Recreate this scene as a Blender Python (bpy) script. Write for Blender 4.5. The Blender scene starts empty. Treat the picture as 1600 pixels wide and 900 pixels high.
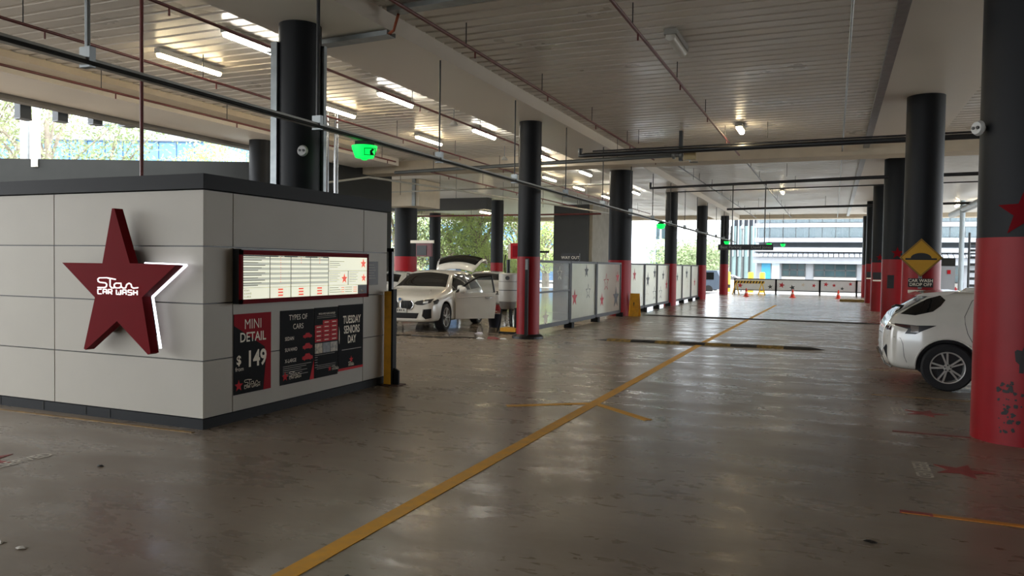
import bpy, bmesh, math, random
from mathutils import Vector, Matrix, geometry
from mathutils.bvhtree import BVHTree
random.seed(7)
PI = math.pi
S = bpy.context.scene
COL = S.collection

# ------------------------------------------------------------------ camera
cam = bpy.data.cameras.new('camera'); cob = bpy.data.objects.new('camera', cam); COL.objects.link(cob)
cam.sensor_width = 36.0; cam.lens = 36.0*1200/1600; cam.clip_end = 1000
R = Matrix(((0.92246535, -0.02439355, 0.38530849), (0.38582922, 0.02228894, -0.92230093), (0.01391008, 0.99945393, 0.02997252)))
cob.matrix_world = Matrix.Translation((0, 0, 1.65)) @ R.to_4x4()
S.camera = cob
# ------------------------------------------------------------------ sky (bright overcast) and exposure
W = bpy.data.worlds.new('world'); S.world = W; W.use_nodes = True
nt = W.node_tree; nt.nodes.clear()
o = nt.nodes.new('ShaderNodeOutputWorld'); b = nt.nodes.new('ShaderNodeBackground')
tc = nt.nodes.new('ShaderNodeTexCoord'); nz = nt.nodes.new('ShaderNodeTexNoise'); cr = nt.nodes.new('ShaderNodeValToRGB')
nz.inputs['Scale'].default_value = 2.2; nz.inputs['Detail'].default_value = 5
cr.color_ramp.elements[0].position = .35; cr.color_ramp.elements[0].color = (.80, .90, 1, 1)
cr.color_ramp.elements[1].position = .6; cr.color_ramp.elements[1].color = (1, 1, 1, 1)
nt.links.new(tc.outputs['Generated'], nz.inputs['Vector']); nt.links.new(nz.outputs['Fac'], cr.inputs['Fac'])
nt.links.new(cr.outputs['Color'], b.inputs['Color']); b.inputs['Strength'].default_value = 2.9
nt.links.new(b.outputs[0], o.inputs[0])
S.view_settings.view_transform = 'Standard'; S.view_settings.look = 'None'
S.view_settings.gamma = 1; S.view_settings.use_curve_mapping = False
S.view_settings.exposure = 1.12
try:
    S.cycles.max_bounces = 8; S.cycles.diffuse_bounces = 5
except Exception: pass

# ------------------------------------------------------------------ helpers
def lin(c):
    if isinstance(c, str):
        c = [int(c[i:i+2], 16)/255 for i in (0, 2, 4)]
        c = [x/12.92 if x <= .04045 else ((x+.055)/1.055)**2.4 for x in c]
    return tuple(c[:3])
MATS = {}
def mat(name, col, rough=.5, metal=0, var=0.0, vs=3.0, bump=0.0, bs=20.0, emit=0, coat=0, alpha=1, trans=0, stretch=(1, 1, 1), rvar=0, spec=.5):
    if name in MATS: return MATS[name]
    m = bpy.data.materials.new(name); m.use_nodes = True; MATS[name] = m
    n = m.node_tree; p = n.nodes['Principled BSDF']; c = lin(col)
    p.inputs['Base Color'].default_value = (*c, 1); p.inputs['Roughness'].default_value = rough
    p.inputs['Metallic'].default_value = metal; p.inputs['Specular IOR Level'].default_value = spec
    if coat: p.inputs['Coat Weight'].default_value = coat; p.inputs['Coat Roughness'].default_value = .04
    if trans: p.inputs['Transmission Weight'].default_value = trans; p.inputs['IOR'].default_value = 1.1
    if alpha < 1: p.inputs['Alpha'].default_value = alpha
    if emit: p.inputs['Emission Color'].default_value = (*c, 1); p.inputs['Emission Strength'].default_value = emit
    t = n.nodes.new('ShaderNodeTexCoord'); mp = n.nodes.new('ShaderNodeMapping'); mp.inputs['Scale'].default_value = stretch
    n.links.new(t.outputs['Object'], mp.inputs['Vector'])
    tex = n.nodes.new('ShaderNodeTexNoise'); tex.inputs['Scale'].default_value = vs; tex.inputs['Detail'].default_value = 6
    n.links.new(mp.outputs[0], tex.inputs['Vector'])
    v = var if (var or emit) else .05
    r = n.nodes.new('ShaderNodeValToRGB')
    r.color_ramp.elements[0].position = .3; r.color_ramp.elements[1].position = .7
    r.color_ramp.elements[0].color = (*[x*(1-v) for x in c], 1); r.color_ramp.elements[1].color = (*[min(1, x*(1+v)) for x in c], 1)
    n.links.new(tex.outputs['Fac'], r.inputs['Fac'])
    if not emit: n.links.new(r.outputs[0], p.inputs['Base Color'])
    if rvar:
        mr = n.nodes.new('ShaderNodeMapRange'); mr.inputs['To Min'].default_value = max(0, rough-rvar); mr.inputs['To Max'].default_value = rough+rvar
        mr.inputs['From Min'].default_value = .3; mr.inputs['From Max'].default_value = .7
        n.links.new(tex.outputs['Fac'], mr.inputs['Value']); n.links.new(mr.outputs[0], p.inputs['Roughness'])
    if bump:
        t2 = n.nodes.new('ShaderNodeTexNoise'); t2.inputs['Scale'].default_value = bs; t2.inputs['Detail'].default_value = 4
        n.links.new(mp.outputs[0], t2.inputs['Vector'])
        bp = n.nodes.new('ShaderNodeBump'); bp.inputs['Strength'].default_value = bump; bp.inputs['Distance'].default_value = .02
        n.links.new(t2.outputs['Fac'], bp.inputs['Height']); n.links.new(bp.outputs[0], p.inputs['Normal'])
    return m

def worldpos(o):
    v = Vector((0, 0, 0))
    while o: v += o.location; o = o.parent
    return v
class MB:
    def __init__(s): s.v = []; s.f = []
    def box(s, a, b):
        i = len(s.v); x0, y0, z0 = a; x1, y1, z1 = b
        s.v += [(x0,y0,z0),(x1,y0,z0),(x1,y1,z0),(x0,y1,z0),(x0,y0,z1),(x1,y0,z1),(x1,y1,z1),(x0,y1,z1)]
        s.f += [tuple(i+k for k in q) for q in ((0,3,2,1),(4,5,6,7),(0,1,5,4),(1,2,6,5),(2,3,7,6),(3,0,4,7))]
        return s
    def rbox(s, a, b, r=.01):   # box with chamfered vertical edges along z
        x0, y0, z0 = a; x1, y1, z1 = b
        return s.prism([(x0+r,y0),(x1-r,y0),(x1,y0+r),(x1,y1-r),(x1-r,y1),(x0+r,y1),(x0,y1-r),(x0,y0+r)], z0, z1, 'z')
    def obox(s, c, ax, ay, az):  # oriented box: centre, three half vectors
        i = len(s.v); c = Vector(c); ax = Vector(ax); ay = Vector(ay); az = Vector(az)
        for z in (-1, 1):
            for (x, y) in ((-1,-1),(1,-1),(1,1),(-1,1)): s.v.append(tuple(c+ax*x+ay*y+az*z))
        s.f += [tuple(i+k for k in q) for q in ((0,3,2,1),(4,5,6,7),(0,1,5,4),(1,2,6,5),(2,3,7,6),(3,0,4,7))]
        return s
    def prism(s, poly, a, b, axis='z'):
        n = len(poly); i = len(s.v)
        def m(p, t): return {'z': (p[0],p[1],t), 'y': (p[0],t,p[1]), 'x': (t,p[0],p[1])}[axis]
        s.v += [m(p, a) for p in poly]+[m(p, b) for p in poly]
        s.f.append(tuple(range(i, i+n))); s.f.append(tuple(range(i+2*n-1, i+n-1, -1)))
        for k in range(n): s.f.append((i+k, i+n+k, i+n+(k+1) % n, i+(k+1) % n))
        return s
    def tube(s, pts, r, n=10, cap=True):
        pts = [Vector(p) for p in pts]; rings = []
        rr = r if isinstance(r, (list, tuple)) else [r]*len(pts)
        up = None
        for k, p in enumerate(pts):
            if k == 0: d = pts[1]-p
            elif k == len(pts)-1: d = p-pts[k-1]
            else: d = (pts[k+1]-p).normalized()+(p-pts[k-1]).normalized()
            d.normalize()
            if up is None: up = Vector((0,0,1)) if abs(d.z) < .9 else Vector((1,0,0))
            a = d.cross(up)
            if a.length < 1e-4: a = d.orthogonal()
            a.normalize(); c = a.cross(d).normalized(); up = c
            i = len(s.v); rings.append(i)
            for j in range(n):
                t = 2*PI*j/n; s.v.append(tuple(p+(a*math.cos(t)+c*math.sin(t))*rr[k]))
        for q in range(len(rings)-1):
            for j in range(n): s.f.append((rings[q]+j, rings[q]+(j+1) % n, rings[q+1]+(j+1) % n, rings[q+1]+j))
        if cap: s.f.append(tuple(rings[0]+j for j in range(n-1, -1, -1))); s.f.append(tuple(rings[-1]+j for j in range(n)))
        return s
    def cyl(s, a, b, r, n=24): return s.tube([a, b], r, n)
    def lathe(s, c, prof, axis='z', n=32, closed=False):   # prof: (radius, height) pairs
        rings = []
        for (r, h) in prof:
            i = len(s.v); rings.append(i)
            for j in range(n):
                t = 2*PI*j/n; u, w = r*math.cos(t), r*math.sin(t)
                p = {'z': (u,w,h), 'y': (u,h,w), 'x': (h,u,w)}[axis]
                s.v.append((c[0]+p[0], c[1]+p[1], c[2]+p[2]))
        for q in range(len(rings)-1):
            for j in range(n): s.f.append((rings[q]+j, rings[q]+(j+1) % n, rings[q+1]+(j+1) % n, rings[q+1]+j))
        if not closed:
            s.f.append(tuple(rings[0]+j for j in range(n-1, -1, -1))); s.f.append(tuple(rings[-1]+j for j in range(n)))
        return s
    def quad(s, a, b, c, d):
        i = len(s.v); s.v += [tuple(a), tuple(b), tuple(c), tuple(d)]; s.f.append((i,i+1,i+2,i+3)); return s
    def build(s, name, m, parent=None, local=False, smooth=False, world=False):
        off = Vector((0,0,0))
        if not local:
            if parent: off = worldpos(parent)
            elif not world and s.v:
                xs = [p[0] for p in s.v]; ys = [p[1] for p in s.v]; zs = [p[2] for p in s.v]
                off = Vector(((min(xs)+max(xs))/2, (min(ys)+max(ys))/2, min(zs)))
        me = bpy.data.meshes.new(name); me.from_pydata([(p[0]-off.x, p[1]-off.y, p[2]-off.z) for p in s.v], [], s.f)
        bm = bmesh.new(); bm.from_mesh(me); bmesh.ops.recalc_face_normals(bm, faces=bm.faces); bm.to_mesh(me); bm.free()
        if smooth:
            for p in me.polygons: p.use_smooth = True
            try: me.set_sharp_from_angle(angle=R_(38))
            except Exception: pass
        me.materials.append(m); ob = bpy.data.objects.new(name, me); COL.objects.link(ob)
        if parent: ob.parent = parent
        elif not local: ob.location = off
        return ob
def R_(d): return d*PI/180
def tag(o, label=None, cat=None, group=None, kind=None):
    if label: o['label'] = label
    if cat: o['category'] = cat
    if group: o['group'] = group
    if kind: o['kind'] = kind
    return o
def thing(name, label, cat, loc, group=None, rz=0):
    o = bpy.data.objects.new(name, None); COL.objects.link(o); o.location = loc; o.rotation_euler.z = rz
    o.empty_display_size = .1
    return tag(o, label, cat, group)
def dup(o, loc=None, rz=None, label=None, parent=None):
    c = o.copy(); COL.objects.link(c)
    if parent: c.parent = parent
    for ch in list(o.children): dup(ch, parent=c)
    if loc is not None: c.location = loc
    if rz is not None: c.rotation_euler.z = rz
    if label: c['label'] = label
    return c
def struct(ob): ob['kind'] = 'structure'; return ob
# planar frame text: origin o, right r, up u (unit vectors); text of given height centred or left aligned
def text_mb(s, size, o, r, u, align='CENTER', ex=.002, sx=1.0, bold=0.0, mb=None):
    cu = bpy.data.curves.new('t', 'FONT'); cu.body = s; cu.size = size; cu.align_x = align; cu.align_y = 'CENTER'; cu.offset = bold; cu.resolution_u = 3
    ob = bpy.data.objects.new('t', cu); COL.objects.link(ob)
    dg = bpy.context.evaluated_depsgraph_get(); me = bpy.data.meshes.new_from_object(ob.evaluated_get(dg))
    bpy.data.objects.remove(ob); mb = mb or MB(); i = len(mb.v)
    o = Vector(o); r = Vector(r); u = Vector(u); n = r.cross(u)
    for v in me.vertices: mb.v.append(tuple(o+r*(v.co.x*sx)+u*v.co.y+n*ex))
    for p in me.polygons: mb.f.append(tuple(i+k for k in p.vertices))
    bpy.data.meshes.remove(me); bpy.data.curves.remove(cu)
    return mb
def flat_build(mb, name, m, parent, local=False):   # text keeps its own winding
    return mb.build(name, m, parent, local=local)
def star_pts(r=1, ri=.42, rot=PI/2, n=5):
    return [((r if k % 2 == 0 else ri)*math.cos(rot+k*PI/n), (r if k % 2 == 0 else ri)*math.sin(rot+k*PI/n)) for k in range(2*n)]
def plane_poly(mb, poly, o, r, u, ex=.002, th=.002):
    o = Vector(o); r = Vector(r); u = Vector(u); n = r.cross(u); k = len(poly); i = len(mb.v)
    for e in (ex, ex+th):
        for p in poly: mb.v.append(tuple(o+r*p[0]+u*p[1]+n*e))
    mb.f.append(tuple(range(i, i+k))[::-1]); mb.f.append(tuple(range(i+k, i+2*k)))
    for j in range(k): mb.f.append((i+j, i+(j+1) % k, i+k+(j+1) % k, i+k+j))
    return mb
def rect(x0, y0, x1, y1): return [(x0,y0),(x1,y0),(x1,y1),(x0,y1)]
def tri_fill(poly, step):
    xs = [p[0] for p in poly]; ys = [p[1] for p in poly]; pts = []
    k = len(poly); out = []
    for i in range(k):
        a, b2 = poly[i], poly[(i+1) % k]; d = math.dist(a, b2); m = max(1, int(d/step))
        for j in range(m): out.append((a[0]+(b2[0]-a[0])*j/m, a[1]+(b2[1]-a[1])*j/m))
    n = len(out); pts = [Vector(p) for p in out]
    def inside(x, y):
        c = False; j = k-1
        for i in range(k):
            xi, yi = poly[i]; xj, yj = poly[j]
            if (yi > y) != (yj > y) and x < (xj-xi)*(y-yi)/(yj-yi)+xi: c = not c
            j = i
        return c
    x = min(xs)+step/2
    while x < max(xs):
        y = min(ys)+step/2
        while y < max(ys):
            if inside(x, y) and min(math.dist((x, y), q) for q in out) > step*.4: pts.append(Vector((x, y)))
            y += step
        x += step
    r = geometry.delaunay_2d_cdt(pts, [(i, (i+1) % n) for i in range(n)], [list(range(n))], 1, 1e-6)
    return r[0], r[2]
def wrap_poly(mb, poly, cx, cy, r, th, z0, step=.04):  # poly in metres wrapped on a column facing angle th
    v, f = tri_fill(poly, step); i = len(mb.v)
    for p in v:
        a = th+p[0]/r; mb.v.append((cx+r*math.cos(a), cy+r*math.sin(a), z0+p[1]))
    for q in f: mb.f.append(tuple(i+k for k in q))
    return mb

# ------------------------------------------------------------------ materials
white = mat('cream_panel', 'aaa59a', .5, var=.03, vs=1.5, spec=.25)
dark = mat('dark_trim', '17191b', .6, spec=.2)
dgrey = mat('dark_grey_paint', '262725', .65, var=.08, spec=.2)
colblack = mat('column_black', '17191c', .5, spec=.2, var=.08, vs=2, bump=.05, bs=8)
colred = mat('column_red', '8a0914', .45, spec=.3, var=.10, vs=2.5, bump=.05)
red = mat('sign_red', '66050e', .6, var=.03, spec=.06)
brred = mat('bright_red', 'b81a24', .6, spec=.2)
soff = mat('soffit_white', 'd6cfc4', .45, var=.05, vs=.7, bump=.06, bs=2, rvar=.1)
beamc = mat('beam_beige', 'c2b6a2', .6, var=.06)
deck = mat('deck_steel', 'cfc9c0', .36, metal=.0, var=.10, vs=.8, bump=.05, bs=3, rvar=.12)
galv = mat('galvanised', '8a8f90', .38, metal=.8, var=.15, vs=6)
pipeblk = mat('pipe_black', '1d1f22', .4)
pipered = mat('pipe_maroon', '5e2522', .45, var=.12)
railm = mat('rail_grey', '9a9a92', .4, metal=.0, var=.08)
black = mat('black_plastic', '101113', .4)
print_blk = mat('poster_black', '161719', .7, spec=.12)
print_wht = mat('print_white', 'e8e0cf', .7, spec=.2)
print_red = mat('poster_red', '8e1420', .7, spec=.12)
yellow = mat('yellow_paint', 'd89c20', .45, var=.15, vs=8)
conc = mat('concrete', '8f8a7e', .7, var=.12, vs=2, bump=.2, bs=8)
warm = mat('lamp_warm', (1, .80, .48), emit=22); cool = mat('lamp_cool', (1, .96, .85), emit=24)
green = mat('exit_green', (.0, .9, .10), emit=.55)
glass = mat('glass', (.9, .97, .95), .03, alpha=.18)
frost = mat('frosted_film', (.74, .73, .64), .30, trans=.8, spec=.2)
steel = mat('steel', '9a9c9e', .25, metal=1)

def floor_mat():
    m = bpy.data.materials.new('polished_concrete_floor'); m.use_nodes = True; n = m.node_tree; p = n.nodes['Principled BSDF']; L = n.links
    g = n.nodes.new('ShaderNodeNewGeometry'); sp = n.nodes.new('ShaderNodeSeparateXYZ'); L.new(g.outputs['Position'], sp.inputs[0])
    def noise(sc, det, st=(1, 1, 1), dist=0):
        mp = n.nodes.new('ShaderNodeMapping'); mp.inputs['Scale'].default_value = st; L.new(g.outputs['Position'], mp.inputs['Vector'])
        t = n.nodes.new('ShaderNodeTexNoise'); t.inputs['Scale'].default_value = sc; t.inputs['Detail'].default_value = det; t.inputs['Distortion'].default_value = dist
        L.new(mp.outputs[0], t.inputs['Vector']); return t.outputs['Fac']
    def rng(v, a, b2, c, d):
        r = n.nodes.new('ShaderNodeMapRange'); r.inputs['From Min'].default_value = a; r.inputs['From Max'].default_value = b2; r.inputs['To Min'].default_value = c; r.inputs['To Max'].default_value = d
        L.new(v, r.inputs['Value']); return r.outputs[0]
    def mth(op, a, b2):
        q = n.nodes.new('ShaderNodeMath'); q.operation = op
        for k, x in enumerate((a, b2)):
            if isinstance(x, (int, float)): q.inputs[k].default_value = x
            else: L.new(x, q.inputs[k])
        return q.outputs[0]
    big = noise(.55, 8, (1, 1.5, 1), .6); fine = noise(6, 8, (1, 2.2, 1), 1.0); streak = noise(1.5, 6, (.7, 1.9, 1), .6)
    mixv = mth('ADD', mth('MULTIPLY', big, .6), mth('MULTIPLY', fine, .4))
    cr = n.nodes.new('ShaderNodeValToRGB'); L.new(mixv, cr.inputs['Fac'])
    e = cr.color_ramp.elements; e[0].position = .34; e[0].color = (*FLOOR_A, 1); e[1].position = .64; e[1].color = (*FLOOR_B, 1)
    x = e.new(.5); x.color = (*FLOOR_C, 1)
    L.new(cr.outputs[0], p.inputs['Base Color'])
    wet = mth('MULTIPLY', rng(sp.outputs['X'], -7.6, -6.9, 1, 0), rng(sp.outputs['Y'], 14.8, 15.6, 0, 1))
    wet = mth('MULTIPLY', wet, rng(streak, .42, .52, .1, 1))
    dry = rng(mth('ADD', mth('MULTIPLY', streak, .6), mth('MULTIPLY', fine, .4)), .35, .65, .21, .42)
    far = rng(sp.outputs['Y'], 25.6, 26.0, 0, .08)
    ro = mth('SUBTRACT', dry, far)
    ro = mth('MULTIPLY', ro, mth('SUBTRACT', 1.0, mth('MULTIPLY', wet, .8)))
    L.new(ro, p.inputs['Roughness'])
    bp = n.nodes.new('ShaderNodeBump'); bp.inputs['Strength'].default_value = .075; bp.inputs['Distance'].default_value = .03
    L.new(mth('ADD', streak, mth('MULTIPLY', fine, .25)), bp.inputs['Height']); L.new(bp.outputs[0], p.inputs['Normal'])
    return m
FLOOR_A = (.165, .128, .092); FLOOR_C = (.215, .172, .128); FLOOR_B = (.275, .225, .172)
floorm = floor_mat()

# ------------------------------------------------------------------ the setting
fl = struct(MB().box((-26, -18, -.3), (13, 53, 0)).build('floor', floorm, world=True))
street = struct(MB().box((-160, -60, -.5), (160, 260, -.35)).build('ground', mat('street', 'b9b7b0', .8, var=.1, vs=.2), world=True))
verge = struct(MB().box((-60, 53.2, -.34), (60, 56, -.04)).build('trim_1', mat('kerb_concrete', 'b5b3ac', .8, var=.08), world=True))
# ribbed steel deck of the ceiling: ribs run along x, dovetail grooves repeat along y
def ribbed(x0, x1, y0, y1, z, pitch=.30):
    m = MB(); prof = []; y = y0
    while y < y1:
        prof += [(y, z), (y+pitch*.74, z), (y+pitch*.78, z+.055), (y+pitch*.96, z+.055)]; y += pitch
    i = 0
    for a, b2 in zip(prof[:-1], prof[1:]): m.quad((x0, a[0], a[1]), (x1, a[0], a[1]), (x1, b2[0], b2[1]), (x0, b2[0], b2[1]))
    m.box((x0, y0, z+.08), (x1, y1, z+.35))
    return m
ceil = struct(ribbed(-15.6, 13, -18, 24.2, 5.10).build('ceiling', deck, world=True))
ceil2 = ribbed(-26, 13, 24.2, 53, 5.10).build('decking', mat('deck_white', 'dddcd9', .38, metal=.0, var=.05, vs=.6, rvar=.1), ceil)
def slab(name, a, b2, m=None): return struct(MB().box(a, b2).build(name, m or soff, world=True))
slab('trim_2', (-7.30, -18, 4.86), (-5.72, 53, 5.16))           # band over the left column row
slab('trim_3', (.80, -18, 5.06), (2.42, 53, 5.16))              # band over the right column row
slab('trim_4', (-15.0, -18, 4.86), (-13.3, 22.0, 5.4))          # perimeter band
slab('trim_5', (-13.3, -8, 4.98), (-12.75, 20.0, 5.2), beamc)
slab('trim_6', (-15.25, -18, 4.76), (-15.0, 20.5, 5.9), mat('fascia_grey', '77736c', .6))
slab('trim_7', (-15.6, 22.6, 4.72), (13, 23.5, 5.2), beamc)    # cross beam
slab('trim_8', (-26, 52.0, 4.85), (13, 53, 5.5), beamc)        # end beam
slab('trim_9', (-26, 26, 4.86), (-24.6, 53, 5.5), beamc)
slab('wall_right', (12.6, -18, 0), (13, 15, 5.4), mat('wall_concrete', 'a8a196', .8, var=.1, vs=.6))  # unseen wall, cut short and kept pale so light reaches the kiosk side
slab('wall_light_block', (-3, -18, 0), (13, -17.7, 5.4), mat('wall_concrete', 'a8a196', .8))  # unseen half wall added behind the camera to dim the kiosk front
slab('wall_left', (-15.5, 20.4, 0), (-15.1, 24.5, 5.0), dgrey)

# slanted ramp parapet seen over the kiosk
mb = MB(); a = Vector((-26.4, 12.4, 0)); c = Vector((-13.6, 17.75, 0)); d = (c-a).normalized(); nn = Vector((-d.y, d.x, 0))
c = Vector((-13.4, 17.83, 0)); mb.obox((a+c)/2+Vector((0,0,2.2)), d*((c-a).length/2), nn*.12, (0,0,2.22))
struct(mb.build('wall_ramp', dgrey, world=True))
# ------------------------------------------------------------------ columns
def column(x, y, r, top, label, redz=None, star=None, group='round concrete columns', z0=0, extra=None):
    t = thing('column', label, 'column', (x, y, z0), group)
    if redz:
        MB().lathe((x, y, 0), [(r+.004, z0), (r+.004, redz)], n=40).build('red_band', colred, t, smooth=True)
        MB().lathe((x, y, 0), [(r, redz), (r, top)], n=40).build('shaft', colblack, t, smooth=True)
    else:
        MB().lathe((x, y, 0), [(r, z0), (r, top)], n=40).build('shaft', colblack, t, smooth=True)
    if star:
        for (th, z, R0) in star:
            wrap_poly(MB(), star_pts(R0, R0*.40), x, y, r+.008, th, z).build('painted_star', red, t, smooth=True)
    if extra: extra(t, x, y, r)
    return t
def facing(x, y): return math.atan2(-y, -x)
def big_extra(t, x, y, r):
    # galvanised cable channel and conduits down the column
    a = facing(x, y)
    for k, (da, w, m) in enumerate(((-1.42, .05, galv), (1.40, .03, galv))):
        px_, py_ = x+(r+.03)*math.cos(a+da), y+(r+.03)*math.sin(a+da)
        MB().box((px_-w, py_-w, 2.45), (px_+w, py_+w, 4.6)).build('cable_channel' if k == 0 else 'conduit', m, t)
column(-6.78, 8.62, .285, 4.86, 'large dark column rising behind the kiosk roof', extra=big_extra, group='left column row')
def c1_extra(t, x, y, r):
    a = facing(x, y)
    px_, py_ = x+(r+.03)*math.cos(a-.12), y+(r+.03)*math.sin(a-.12)
    m = MB().box((px_-.035, py_-.03, .05), (px_+.035, py_+.03, 1.80)); m.build('conduit_channel', black, t)
    MB().box((px_-.03, py_-.036, 1.55), (px_+.03, py_-.03, 1.78)).build('steel_plate', galv, t)
    MB().lathe((x, y, 0), [(r+.10, 0), (r+.10, .05), (r+.03, .10)], n=32).build('base_ring', black, t)
column(-6.36, 16.18, .255, 4.86, 'black and red column at the near end of the glass fence', 1.84, extra=c1_extra, group='left column row')
column(-6.66, 25.35, .385, 4.86, 'thick black and red column beside the yellow wet floor sign', 1.86, group='left column row')
column(-6.48, 33.2, .26, 4.86, 'black and red column, third along the glass fence', 1.80, group='left column row')
column(-6.38, 40.9, .26, 4.86, 'black and red column where the glass fence ends', 1.78, group='left column row')
column(-6.25, 49.0, .26, 4.86, 'black and red column behind the hanging black parking sign', 1.88, group='left column row')
def blob(pts): return pts
def p1_extra(t, x, y, r):
    ink = mat('black_scuff', '16090a', .6)
    a = facing(x, y)
    def W(poly, da, z, nm='scuff_mark', step=.05): wrap_poly(MB(), poly, x, y, r+.009, a+da, z, step).build(nm, ink, t, smooth=True)
    W([(-.07,.10),(-.05,.12),(-.01,.11),(.0,.15),(.02,.11),(.06,.13),(.07,.07),(.05,.0),(.01,-.04),(.005,-.10),(-.03,-.10),(-.03,-.02),(-.06,.01)], .03, .80, 'painted_mark')
    for k in range(44):
        cx_, cz = random.gauss(-.1, .045), random.uniform(.12, .62); s = random.uniform(.006, .022)
        W([(cx_+s*math.cos(q)*random.uniform(.6, 1.5), cz+s*math.sin(q)*random.uniform(.6, 1.4)) for q in [i*PI/4 for i in range(8)]], 0, 0, step=.1)
    W([(.16,.06),(.24,.09),(.23,.11),(.14,.08)], .03, .84, 'painted_mark'); W([(.16,.02),(.25,.04),(.24,.06),(.15,.04)], .03, .80, 'painted_mark'); W([(.18,-.04),(.26,-.02),(.27,.03),(.25,.03),(.24,0),(.17,-.02)], .03, .80, 'painted_mark')
a1 = facing(1.73, 8.88)
column(1.73, 8.88, .415, 5.06, 'massive red and black column at the right edge with scuff marks', 1.98, [(a1-.02, 2.21, .245)], extra=p1_extra, group='right column row')
column(1.60, 17.1, .34, 5.06, 'red and black column behind the yellow hump warning sign', 1.86, group='right column row')
a3 = facing(1.80, 26.4)
def p3_extra(t, x, y, r):
    a = facing(x, y); MB().obox((x+(r+.01)*math.cos(a-.35), y+(r+.01)*math.sin(a-.35), 1.3), (.10, 0, 0), (0, .02, 0), (0, 0, .20)).build('call_box', black, t)
column(1.80, 26.4, .42, 5.06, 'thick red and black column left of the hump sign column', 1.98, [(a3+.02, 2.17, .19)], extra=p3_extra, group='right column row')
def psign(t, x, y, r):
    a = facing(x, y)
    bx_ = (x+(r+.02)*math.cos(a), y+(r+.02)*math.sin(a), 1.42)
    MB().obox(bx_, (.24, 0, 0), (0, .01, 0), (0, 0, .14)).build('notice_board', black, t)
    MB().obox((bx_[0], bx_[1], 1.23), (.24, 0, 0), (0, .01, 0), (0, 0, .025)).build('white_strip', print_wht, t)
column(1.72, 34.2, .31, 5.06, 'slim red and black column, third from the hump sign looking away', 1.95, [(facing(1.72, 34.2), 2.15, .15)], extra=psign, group='right column row')
column(1.78, 42.2, .31, 5.06, 'slim red and black column, second from the far end of the right row', 1.95, [(facing(1.78, 42.2), 2.15, .15)], extra=psign, group='right column row')
column(1.86, 50.6, .29, 4.86, 'last red and black column of the right row at the far opening', 1.95, group='right column row')
column(-14.15, 16.35, .28, 4.86, 'dark grey column at the left open edge above the kiosk', group='open edge columns')
column(-16.9, 28.6, .48, 4.05, 'short stout black and red column under the beige duct box', 1.95)
column(-15.55, 35.2, .31, 4.86, 'black and red column behind the white vacuum machine', 1.75)
column(-23.4, 43.2, .36, 4.86, 'plain grey column behind the raised tailgate', group='open edge columns')
# beige service box over the stout column and the beam it hangs on
t = thing('duct_box', 'beige boxed duct hanging above the stout column', 'duct', (-16.3, 28.6, 4.0))
MB().box((-17.3, 27.4, 4.0), (-15.6, 29.2, 5.09)).build('casing', mat('duct_beige', 'b3aa98', .6, var=.06), t)
MB().box((-15.9, 27.34, 4.0), (-15.75, 27.4, 5.1)).build('pipe_strap', galv, t)
MB().tube([(-17.2,27.3,4.75),(-17.2,27.3,3.9),(-16.95,27.3,3.8),(-16.95,27.3,0.1)], .035, 8).build('down_pipe', galv, t)
slab('trim_10', (-19.5, 24.4, 4.02), (-16.6, 25.0, 5.2), beamc)
slab('trim_11', (-24.6, 36.0, 4.5), (-16.5, 36.6, 5.2), mat('bulkhead_dark', '33322f', .6))

# ------------------------------------------------------------------ kiosk
KX, KY, KY2, KL = -5.63, 5.71, 9.03, -13.5
kb = thing('kiosk', 'square white panelled kiosk with black base and black roof edge', 'kiosk', (-9.0, 7.4, 0))
MB().box((KL, KY+.03, .02), (KX-.03, KY2-.03, 2.34)).build('core', black, kb)
MB().box((KL, KY, 0), (KX, KY2, .10)).build('plinth', dark, kb)
for k, xx in enumerate((-7.9, -7.25, -6.9, -8.6)): MB().box((xx, KY-.004, .01), (xx+.02, KY, .095)).build('plinth_joint', dgrey, kb)
MB().box((KL, KY-.035, 2.345), (KX+.035, KY2+.035, 2.49)).build('roof_fascia', dark, kb)
zs = [.105, .67, 1.23, 1.79, 2.34]; G = .006
xs = [KX, -7.71, -9.79, -11.87, KL]; ys = [KY, 6.11, 8.46, KY2]
for i in range(4):
    for k in range(4):
        MB().box((xs[i+1]+G, KY, zs[k]+G), (xs[i]-(G if i else 0), KY+.03, zs[k+1]-G)).build('panel', white, kb)
    for k in range(3):
        MB().box((KX-.03, ys[k]+(G if k else .031), zs[i]+G), (KX, ys[k+1]-G, zs[i+1]-G)).build('panel', white, kb)
# ---- big star sign on the front
SY = 5.50
pts = [(-6.60,2.155),(-6.57,2.155),(-6.36,1.615),(-5.76,1.605),(-6.20,1.285),(-6.085,.745),(-6.12,.73),(-6.535,1.04),(-6.975,.73),(-7.0,.74),(-6.84,1.265),(-7.31,1.61),(-6.735,1.61)]
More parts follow.
